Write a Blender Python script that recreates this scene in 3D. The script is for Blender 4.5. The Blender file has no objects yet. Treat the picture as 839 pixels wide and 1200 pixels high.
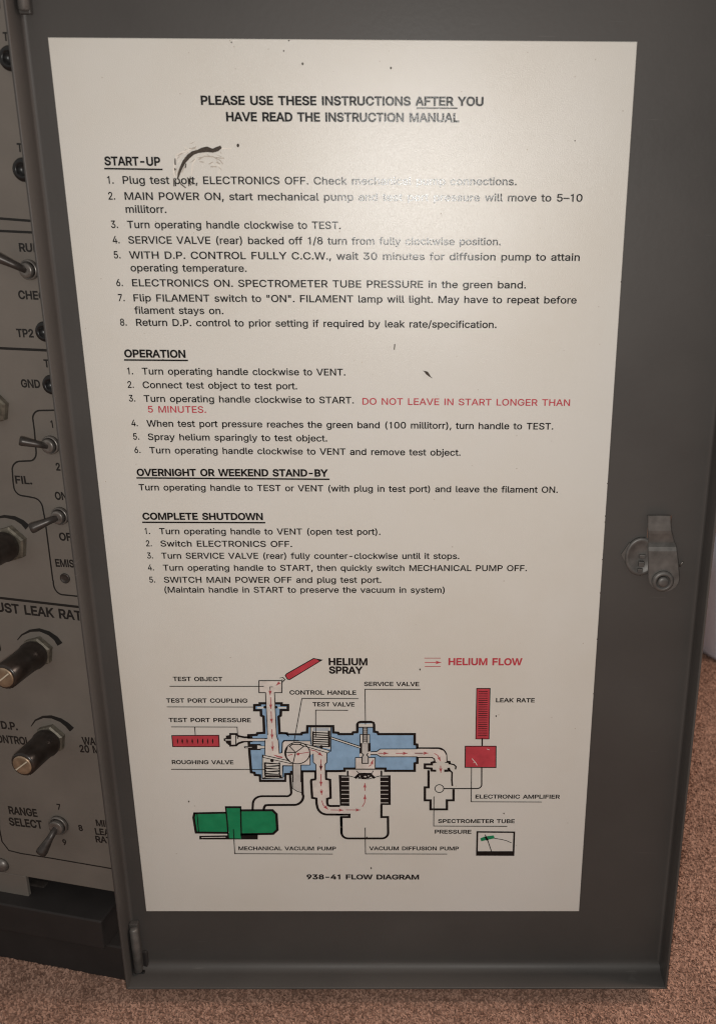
import bpy, bmesh, math, random
import numpy as np
from mathutils import Vector, Matrix
from mathutils.geometry import delaunay_2d_cdt

scene = bpy.context.scene
C = scene.collection
random.seed(7)
rng = np.random.default_rng(7)

# ------------------------------------------------------------------ camera
F_PX, PX, PY = 1147.0, 419.5 + 90.197, 600.0          # focal length and optical centre on an 839 x 1200 frame
PITCH, YAW, ROLL = 0.33540548, 0.00864420, 0.00616875
CAM = np.array([0.18059766, -0.51484386, 0.45345552])
_cp, _sp, _cy, _sy, _cr, _sr = (math.cos(PITCH), math.sin(PITCH), math.cos(YAW), math.sin(YAW),
                                math.cos(ROLL), math.sin(ROLL))
_fwd = np.array([_sy*_cp, _cy*_cp, -_sp]); _right = np.array([_cy, -_sy, 0.0]); _up = np.cross(_right, _fwd)
RIGHT = _cr*_right + _sr*_up; UP = _cr*_up - _sr*_right; FWD = _fwd
cam_data = bpy.data.cameras.new('camera')
cam = bpy.data.objects.new('camera', cam_data); C.objects.link(cam)
cam.matrix_world = Matrix(((RIGHT[0], UP[0], -FWD[0], CAM[0]), (RIGHT[1], UP[1], -FWD[1], CAM[1]),
                           (RIGHT[2], UP[2], -FWD[2], CAM[2]), (0, 0, 0, 1)))
cam_data.sensor_fit = 'VERTICAL'; cam_data.sensor_height = 36.0; cam_data.sensor_width = 36.0
cam_data.lens = 36.0*F_PX/1200.0
cam_data.shift_x = -90.197/1200.0
cam_data.dof.use_dof = True; cam_data.dof.focus_distance = 0.58; cam_data.dof.aperture_fstop = 13.0
cam_data.clip_start = 0.01; cam_data.clip_end = 50
scene.camera = cam

# ------------------------------------------------------------------ world, lamps, exposure
world = bpy.data.worlds.new('World'); scene.world = world; world.use_nodes = True
bg = world.node_tree.nodes['Background']
bg.inputs['Color'].default_value = (1.0, 0.965, 0.912, 1); bg.inputs['Strength'].default_value = 0.25

def lamp(name, kind, loc, target, energy, colour, size=0.1):
    d = bpy.data.lights.new(name, kind); d.energy = energy; d.color = colour
    o = bpy.data.objects.new(name, d); C.objects.link(o); o.location = loc
    v = Vector(target) - Vector(loc); o.rotation_euler = v.to_track_quat('-Z', 'Y').to_euler()
    if kind == 'AREA': d.shape = 'DISK'; d.size = size
    else: d.shadow_soft_size = size
    return o
lamp('phone_flash', 'POINT', (CAM[0]-0.011, CAM[1]+0.004, CAM[2]-0.020), (0.15, 0, 0.3), 4.1, (1.0, 0.978, 0.93), 0.012)
lamp('room_lamp', 'AREA', (1.0, -0.05, 0.85), (0.30, -0.02, 0.0), 5.8, (1.0, 0.765, 0.63), 0.3)

scene.view_settings.view_transform = 'Standard'; scene.view_settings.look = 'None'
scene.view_settings.exposure = 0.45; scene.view_settings.gamma = 1.0
scene.cycles.max_bounces = 6
scene.cycles.use_denoising = True
scene.cycles.filter_width = 1.1

# ------------------------------------------------------------------ measuring helpers (photo pixel -> point on a known plane)
def ray(px, py):
    return RIGHT*((px-PX)/F_PX) - UP*((py-PY)/F_PX) + FWD
def on_door(px, py, y=0.0):
    d = ray(px, py); t = (y-CAM[1])/d[1]; p = CAM + t*d
    return np.array([p[0], p[2]])
def on_ground(px, py, z):
    d = ray(px, py); t = (z-CAM[2])/d[2]; return CAM + t*d
ANG = math.radians(13.0)
LIP = 0.0178                                   # depth of the folded edge of the door
XL, XR, ZB, ZT = -0.0112, 0.3358, -0.0462, 0.556   # inside faces of the folded edges
TH = 0.0014
HINGE = np.array([XL-TH-0.0004, 0.0062, 0.0])          # the panel passes just behind the door's hinge edge
PU = np.array([math.cos(ANG), -math.sin(ANG), 0.0])        # along the control panel, rightwards
PNOR = np.array([-math.sin(ANG), -math.cos(ANG), 0.0])     # out of the control panel
GROUND = -0.0600
def on_panel(px, py, off=0.0):
    """local (s, z) on the control panel, s measured from the hinge"""
    d = ray(px, py); p0 = HINGE + PNOR*off
    t = np.dot(p0-CAM, PNOR)/np.dot(d, PNOR); p = CAM + t*d
    return np.array([np.dot(p-HINGE, PU), p[2]])

# ------------------------------------------------------------------ materials
def new_mat(name):
    m = bpy.data.materials.new(name); m.use_nodes = True
    return m, m.node_tree.nodes, m.node_tree.links, m.node_tree.nodes['Principled BSDF']
def noise(N, L, scale, detail=4, rough=0.55, coord='Object', dist=0.0):
    tc = N.new('ShaderNodeTexCoord'); t = N.new('ShaderNodeTexNoise')
    t.inputs['Scale'].default_value = scale; t.inputs['Detail'].default_value = detail
    t.inputs['Roughness'].default_value = rough; t.inputs['Distortion'].default_value = dist
    L.new(tc.outputs[coord], t.inputs['Vector']); return t
def ramp(N, L, src, stops):
    r = N.new('ShaderNodeValToRGB')
    els = r.color_ramp.elements
    while len(els) > 1: els.remove(els[-1])
    els[0].position = stops[0][0]; els[0].color = (*stops[0][1], 1)
    for p, c in stops[1:]:
        e = els.new(p); e.color = (*c, 1)
    L.new(src, r.inputs['Fac']); return r
def bump(N, L, src, B, strength, dist=0.001, prev=None):
    b = N.new('ShaderNodeBump'); b.inputs['Strength'].default_value = strength; b.inputs['Distance'].default_value = dist
    L.new(src, b.inputs['Height'])
    if prev: L.new(prev.outputs['Normal'], b.inputs['Normal'])
    L.new(b.outputs['Normal'], B.inputs['Normal']); return b
def simple(name, col, rough=0.5, metal=0.0, spec=0.5, var=0.12, nscale=60, bstr=0.0, bscale=400):
    m, N, L, B = new_mat(name)
    n = noise(N, L, nscale)
    lo = tuple(c*(1-var) for c in col); hi = tuple(min(1, c*(1+var)) for c in col)
    r = ramp(N, L, n.outputs['Fac'], [(0.3, lo), (0.7, hi)])
    L.new(r.outputs['Color'], B.inputs['Base Color'])
    B.inputs['Roughness'].default_value = rough; B.inputs['Metallic'].default_value = metal
    B.inputs['Specular IOR Level'].default_value = spec
    if bstr:
        n2 = noise(N, L, bscale); bump(N, L, n2.outputs['Fac'], B, bstr, 0.0004)
    return m

def make_door_paint():
    m, N, L, B = new_mat('grey_hammer_paint')
    n = noise(N, L, 9, 5); n2 = noise(N, L, 300, 3)
    r = ramp(N, L, n.outputs['Fac'], [(0.25, (0.060, 0.055, 0.052)), (0.75, (0.080, 0.073, 0.068))])
    # pale rubs and nicks
    n3 = noise(N, L, 55, 6, 0.7, dist=1.0)
    r3 = ramp(N, L, n3.outputs['Fac'], [(0.735, (0, 0, 0)), (0.80, (1, 1, 1))])
    mix = N.new('ShaderNodeMix'); mix.data_type = 'RGBA'
    L.new(r3.outputs['Color'], mix.inputs['Factor']); L.new(r.outputs['Color'], mix.inputs['A'])
    mix.inputs['B'].default_value = (0.15, 0.14, 0.13, 1)
    L.new(mix.outputs['Result'], B.inputs['Base Color'])
    rr = ramp(N, L, n.outputs['Fac'], [(0.25, (0.36,)*3), (0.75, (0.56,)*3)])
    L.new(rr.outputs['Color'], B.inputs['Roughness'])
    B.inputs['Specular IOR Level'].default_value = 0.36
    # fine handling scratches: stretched noise
    tc = N.new('ShaderNodeTexCoord'); mp = N.new('ShaderNodeMapping'); mp.inputs['Scale'].default_value = (30, 30, 700); mp.inputs['Rotation'].default_value = (0, 0.5, 0)
    L.new(tc.outputs['Object'], mp.inputs['Vector'])
    ns = N.new('ShaderNodeTexNoise'); ns.inputs['Scale'].default_value = 1.0; ns.inputs['Detail'].default_value = 3
    L.new(mp.outputs['Vector'], ns.inputs['Vector'])
    rs = ramp(N, L, ns.outputs['Fac'], [(0.70, (0, 0, 0)), (0.76, (0.55, 0.55, 0.55))])
    mx = N.new('ShaderNodeMix'); mx.data_type = 'RGBA'
    L.new(rs.outputs['Color'], mx.inputs['Factor']); L.new(mix.outputs['Result'], mx.inputs['A']); mx.inputs['B'].default_value = (0.12, 0.112, 0.105, 1)
    L.new(mx.outputs['Result'], B.inputs['Base Color'])
    bump(N, L, n2.outputs['Fac'], B, 0.14, 0.0004)
    return m
def make_sheet():
    m, N, L, B = new_mat('cream_plastic_sheet')
    n = noise(N, L, 7, 5, 0.6)
    r = ramp(N, L, n.outputs['Fac'], [(0.25, (0.65, 0.61, 0.545)), (0.5, (0.69, 0.662, 0.612)), (0.75, (0.705, 0.685, 0.65))])
    n3 = noise(N, L, 240, 4, 0.7)
    r3 = ramp(N, L, n3.outputs['Fac'], [(0.74, (0, 0, 0)), (0.79, (1, 1, 1))])
    mix = N.new('ShaderNodeMix'); mix.data_type = 'RGBA'
    L.new(r3.outputs['Color'], mix.inputs['Factor']); L.new(r.outputs['Color'], mix.inputs['A'])
    mix.inputs['B'].default_value = (0.42, 0.35, 0.28, 1)
    L.new(mix.outputs['Result'], B.inputs['Base Color'])
    B.inputs['Roughness'].default_value = 0.28; B.inputs['Specular IOR Level'].default_value = 0.5
    n2 = noise(N, L, 2200, 2, 0.6)
    bump(N, L, n2.outputs['Fac'], B, 0.6, 0.00015)
    return m
def make_ink(name, col, spec=1.0, rough=0.3):
    m, N, L, B = new_mat(name)
    n = noise(N, L, 1400, 3, 0.7)
    nb = noise(N, L, 130, 5, 0.65)
    r = ramp(N, L, nb.outputs['Fac'], [(0.3, tuple(c*0.84 for c in col)), (0.5, col), (0.72, tuple(min(1, c*1.13+0.006) for c in col))])
    L.new(r.outputs['Color'], B.inputs['Base Color'])
    B.inputs['Roughness'].default_value = rough; B.inputs['Specular IOR Level'].default_value = spec
    bump(N, L, n.outputs['Fac'], B, 0.3, 0.0002)
    return m
M = {}
M['door'] = make_door_paint()
M['sheet'] = make_sheet()
M['black'] = make_ink('black_ink', (0.008, 0.008, 0.008), 0.36, 0.17)
M['red'] = make_ink('red_ink', (0.50, 0.05, 0.07), 0.5)
M['blue'] = make_ink('blue_ink', (0.27, 0.43, 0.62), 0.5)
M['green'] = make_ink('green_ink', (0.006, 0.24, 0.10), 0.5)
M['pale'] = make_ink('pale_flow_ink', (0.72, 0.655, 0.605), 0.5, 0.36)
M['greyink'] = make_ink('grey_ink', (0.56, 0.53, 0.50), 0.5, 0.36)
M['bluegrey'] = make_ink('blue_grey_ink', (0.42, 0.46, 0.50), 0.5, 0.36)
M['pinkarrow'] = make_ink('faded_red_ink', (0.42, 0.075, 0.085), 0.5, 0.36)
M['scuff'] = simple('torn_brown_fibre', (0.055, 0.042, 0.032), 0.8, var=0.4, nscale=800)
M['scuffpale'] = simple('torn_pale_edge', (0.80, 0.74, 0.67), 0.5, var=0.08, nscale=500)
M['scuffgrey'] = simple('grey_smear', (0.47, 0.41, 0.35), 0.6, var=0.2, nscale=900)
M['panel'] = simple('grey_panel_paint', (0.178, 0.156, 0.136), 0.5, var=0.09, nscale=25, bstr=0.06, bscale=500)
M['legend'] = simple('black_legend_ink', (0.012, 0.011, 0.010), 0.5)
M['knob'] = simple('dark_brown_bakelite', (0.022, 0.016, 0.013), 0.30, var=0.3, nscale=200, bstr=0.05)
M['knobcap'] = simple('worn_pale_cap', (0.36, 0.265, 0.18), 0.36, metal=0.6, var=0.3, nscale=160, bstr=0.05)
M['pointer'] = simple('cream_pointer_paint', (0.60, 0.52, 0.40), 0.5)
M['nut'] = simple('dull_nickel', (0.16, 0.14, 0.11), 0.48, metal=0.4, var=0.35, nscale=300, bstr=0.08)
M['steel'] = simple('tarnished_steel', (0.20, 0.18, 0.165), 0.38, metal=0.55, var=0.3, nscale=250, bstr=0.06)
M['lever'] = simple('dark_lever_metal', (0.06, 0.05, 0.045), 0.38, metal=0.3, var=0.35, nscale=300, bstr=0.05)
M['jack'] = simple('black_plastic', (0.012, 0.011, 0.011), 0.35, var=0.2)
M['base'] = simple('charcoal_base_paint', (0.026, 0.022, 0.021), 0.6, var=0.15, nscale=40, bstr=0.06)
M['latch'] = simple('painted_latch_steel', (0.125, 0.117, 0.11), 0.46, metal=0.3, var=0.3, nscale=140, bstr=0.10)
M['tub'] = simple('pale_lilac_plastic', (0.74, 0.75, 0.84), 0.45, var=0.05, nscale=18)
M['tubrim'] = simple('white_plastic_rim', (0.82, 0.78, 0.76), 0.45, var=0.05, nscale=18)

def make_carpet(name, k, bs):
    m, N, L, B = new_mat(name)
    a = noise(N, L, 420, 4, 0.7); b = noise(N, L, 28, 4, 0.6)
    r = ramp(N, L, a.outputs['Fac'], [(p, tuple(c*k for c in col)) for p, col in ((0.30, (0.41, 0.25, 0.188)), (0.5, (0.455, 0.28, 0.212)), (0.72, (0.50, 0.31, 0.238)))])
    r2 = ramp(N, L, b.outputs['Fac'], [(0.3, (0.74, 0.72, 0.71)), (0.7, (1.0, 1.0, 1.0))])
    mix = N.new('ShaderNodeMix'); mix.data_type = 'RGBA'; mix.blend_type = 'MULTIPLY'; mix.inputs['Factor'].default_value = 1
    L.new(r.outputs['Color'], mix.inputs['A']); L.new(r2.outputs['Color'], mix.inputs['B'])
    L.new(mix.outputs['Result'], B.inputs['Base Color'])
    B.inputs['Roughness'].default_value = 0.95; B.inputs['Specular IOR Level'].default_value = 0.1
    bump(N, L, a.outputs['Fac'], B, bs, 0.001)
    return m
M['carpet'] = make_carpet('brown_pink_carpet_pile', 1.02, 0.1)
M['flat_shaded'] = make_carpet('brown_pink_carpet_tuft_shade', 0.74, 1.0)  # same carpet laid flat, colour darkened to stand in for shade between tufts

# ------------------------------------------------------------------ object helpers
def tag(o, label=None, cat=None, group=None, kind=None):
    if label: o['label'] = label
    if cat: o['category'] = cat
    if group: o['group'] = group
    if kind: o['kind'] = kind
    return o
def empty(name, loc=(0, 0, 0)):
    o = bpy.data.objects.new(name, None); C.objects.link(o); o.location = loc; o.empty_display_size = 0.02
    return o
def link_mesh(name, verts, faces, mats, parent=None, mat_idx=None, smooth=False, loc=None):
    me = bpy.data.meshes.new(name); me.from_pydata([tuple(v) for v in verts], [], faces)
    for m in (mats if isinstance(mats, (list, tuple)) else [mats]): me.materials.append(m)
    if mat_idx is not None: me.polygons.foreach_set('material_index', mat_idx)
    if smooth is True: me.polygons.foreach_set('use_smooth', [True]*len(me.polygons))
    elif smooth: me.polygons.foreach_set('use_smooth', smooth)
    me.update()
    o = bpy.data.objects.new(name, me); C.objects.link(o)
    if parent: o.parent = parent
    return o
class MB:
    """collects faces; every vertex already in world metres (parents sit at known offsets)"""
    def __init__(s): s.v = []; s.f = []; s.m = []; s.sm = []
    def add(s, verts, faces, mi=0, smooth=False):
        b = len(s.v); s.v += [tuple(float(c) for c in v) for v in verts]
        for f in faces: s.f.append(tuple(b+i for i in f)); s.m.append(mi); s.sm.append(smooth)
    def build(s, name, mats, parent=None):
        off = np.array(root_loc(parent)) if parent else np.zeros(3)
        v = [tuple(np.array(p)-off) for p in s.v]
        return link_mesh(name, v, s.f, mats, parent, s.m, s.sm)
def root_loc(o):
    p = Vector((0, 0, 0))
    while o: p = p + o.location; o = o.parent
    return tuple(p)
def box(mb, c, ax, half, mi=0, bev=0.0):
    """a box round c with axes ax and half sizes; bevelled with bmesh when bev > 0"""
    bm = bmesh.new(); bmesh.ops.create_cube(bm, size=2.0)
    for v in bm.verts: v.co = Vector((v.co.x*half[0], v.co.y*half[1], v.co.z*half[2]))
    if bev: bmesh.ops.bevel(bm, geom=bm.edges[:], offset=bev, segments=2, profile=0.5, affect='EDGES')
    A = np.array(ax)
    vs = [np.array(c) + np.array(v.co) @ A for v in bm.verts]
    mb.add(vs, [[v.index for v in f.verts] for f in bm.faces], mi); bm.free()
def lathe(mb, c, axes, prof, n=32, mi=0, sides=None, rot=0.0, squash=(1, 1)):
    """prof = [(radius, height)] turned about axes[2]"""
    ex, ey, ez = [np.array(a) for a in axes]; n = sides or n
    vs = []; fs = []
    for r, h in prof:
        for k in range(n):
            a = rot + 2*math.pi*k/n
            vs.append(np.array(c) + ex*(r*math.cos(a)*squash[0]) + ey*(r*math.sin(a)*squash[1]) + ez*h)
    for i in range(len(prof)-1):
        for k in range(n):
            fs.append((i*n+k, i*n+(k+1) % n, (i+1)*n+(k+1) % n, (i+1)*n+k))
    fs.append(tuple(range(n))[::-1]); fs.append(tuple((len(prof)-1)*n+k for k in range(n)))
    mb.add(vs, fs, mi, smooth=(sides is None))
def tube(mb, pts, radii, n=14, mi=0, flat=1.0, cap=True):
    pts = [np.array(p, float) for p in pts]; vs = []; fs = []
    for i, p in enumerate(pts):
        t = pts[min(i+1, len(pts)-1)] - pts[max(i-1, 0)]; t = t/np.linalg.norm(t)
        a = np.cross(t, np.array([0, 0, 1.0])); a = a/np.linalg.norm(a); b = np.cross(t, a)
        for k in range(n):
            w = 2*math.pi*k/n
            vs.append(p + radii[i]*(a*math.cos(w) + b*math.sin(w)*flat))
    for i in range(len(pts)-1):
        for k in range(n): fs.append((i*n+k, i*n+(k+1) % n, (i+1)*n+(k+1) % n, (i+1)*n+k))
    if cap: fs.append(tuple(range(n))[::-1]); fs.append(tuple((len(pts)-1)*n+k for k in range(n)))
    mb.add(vs, fs, mi, smooth=True)

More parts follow.
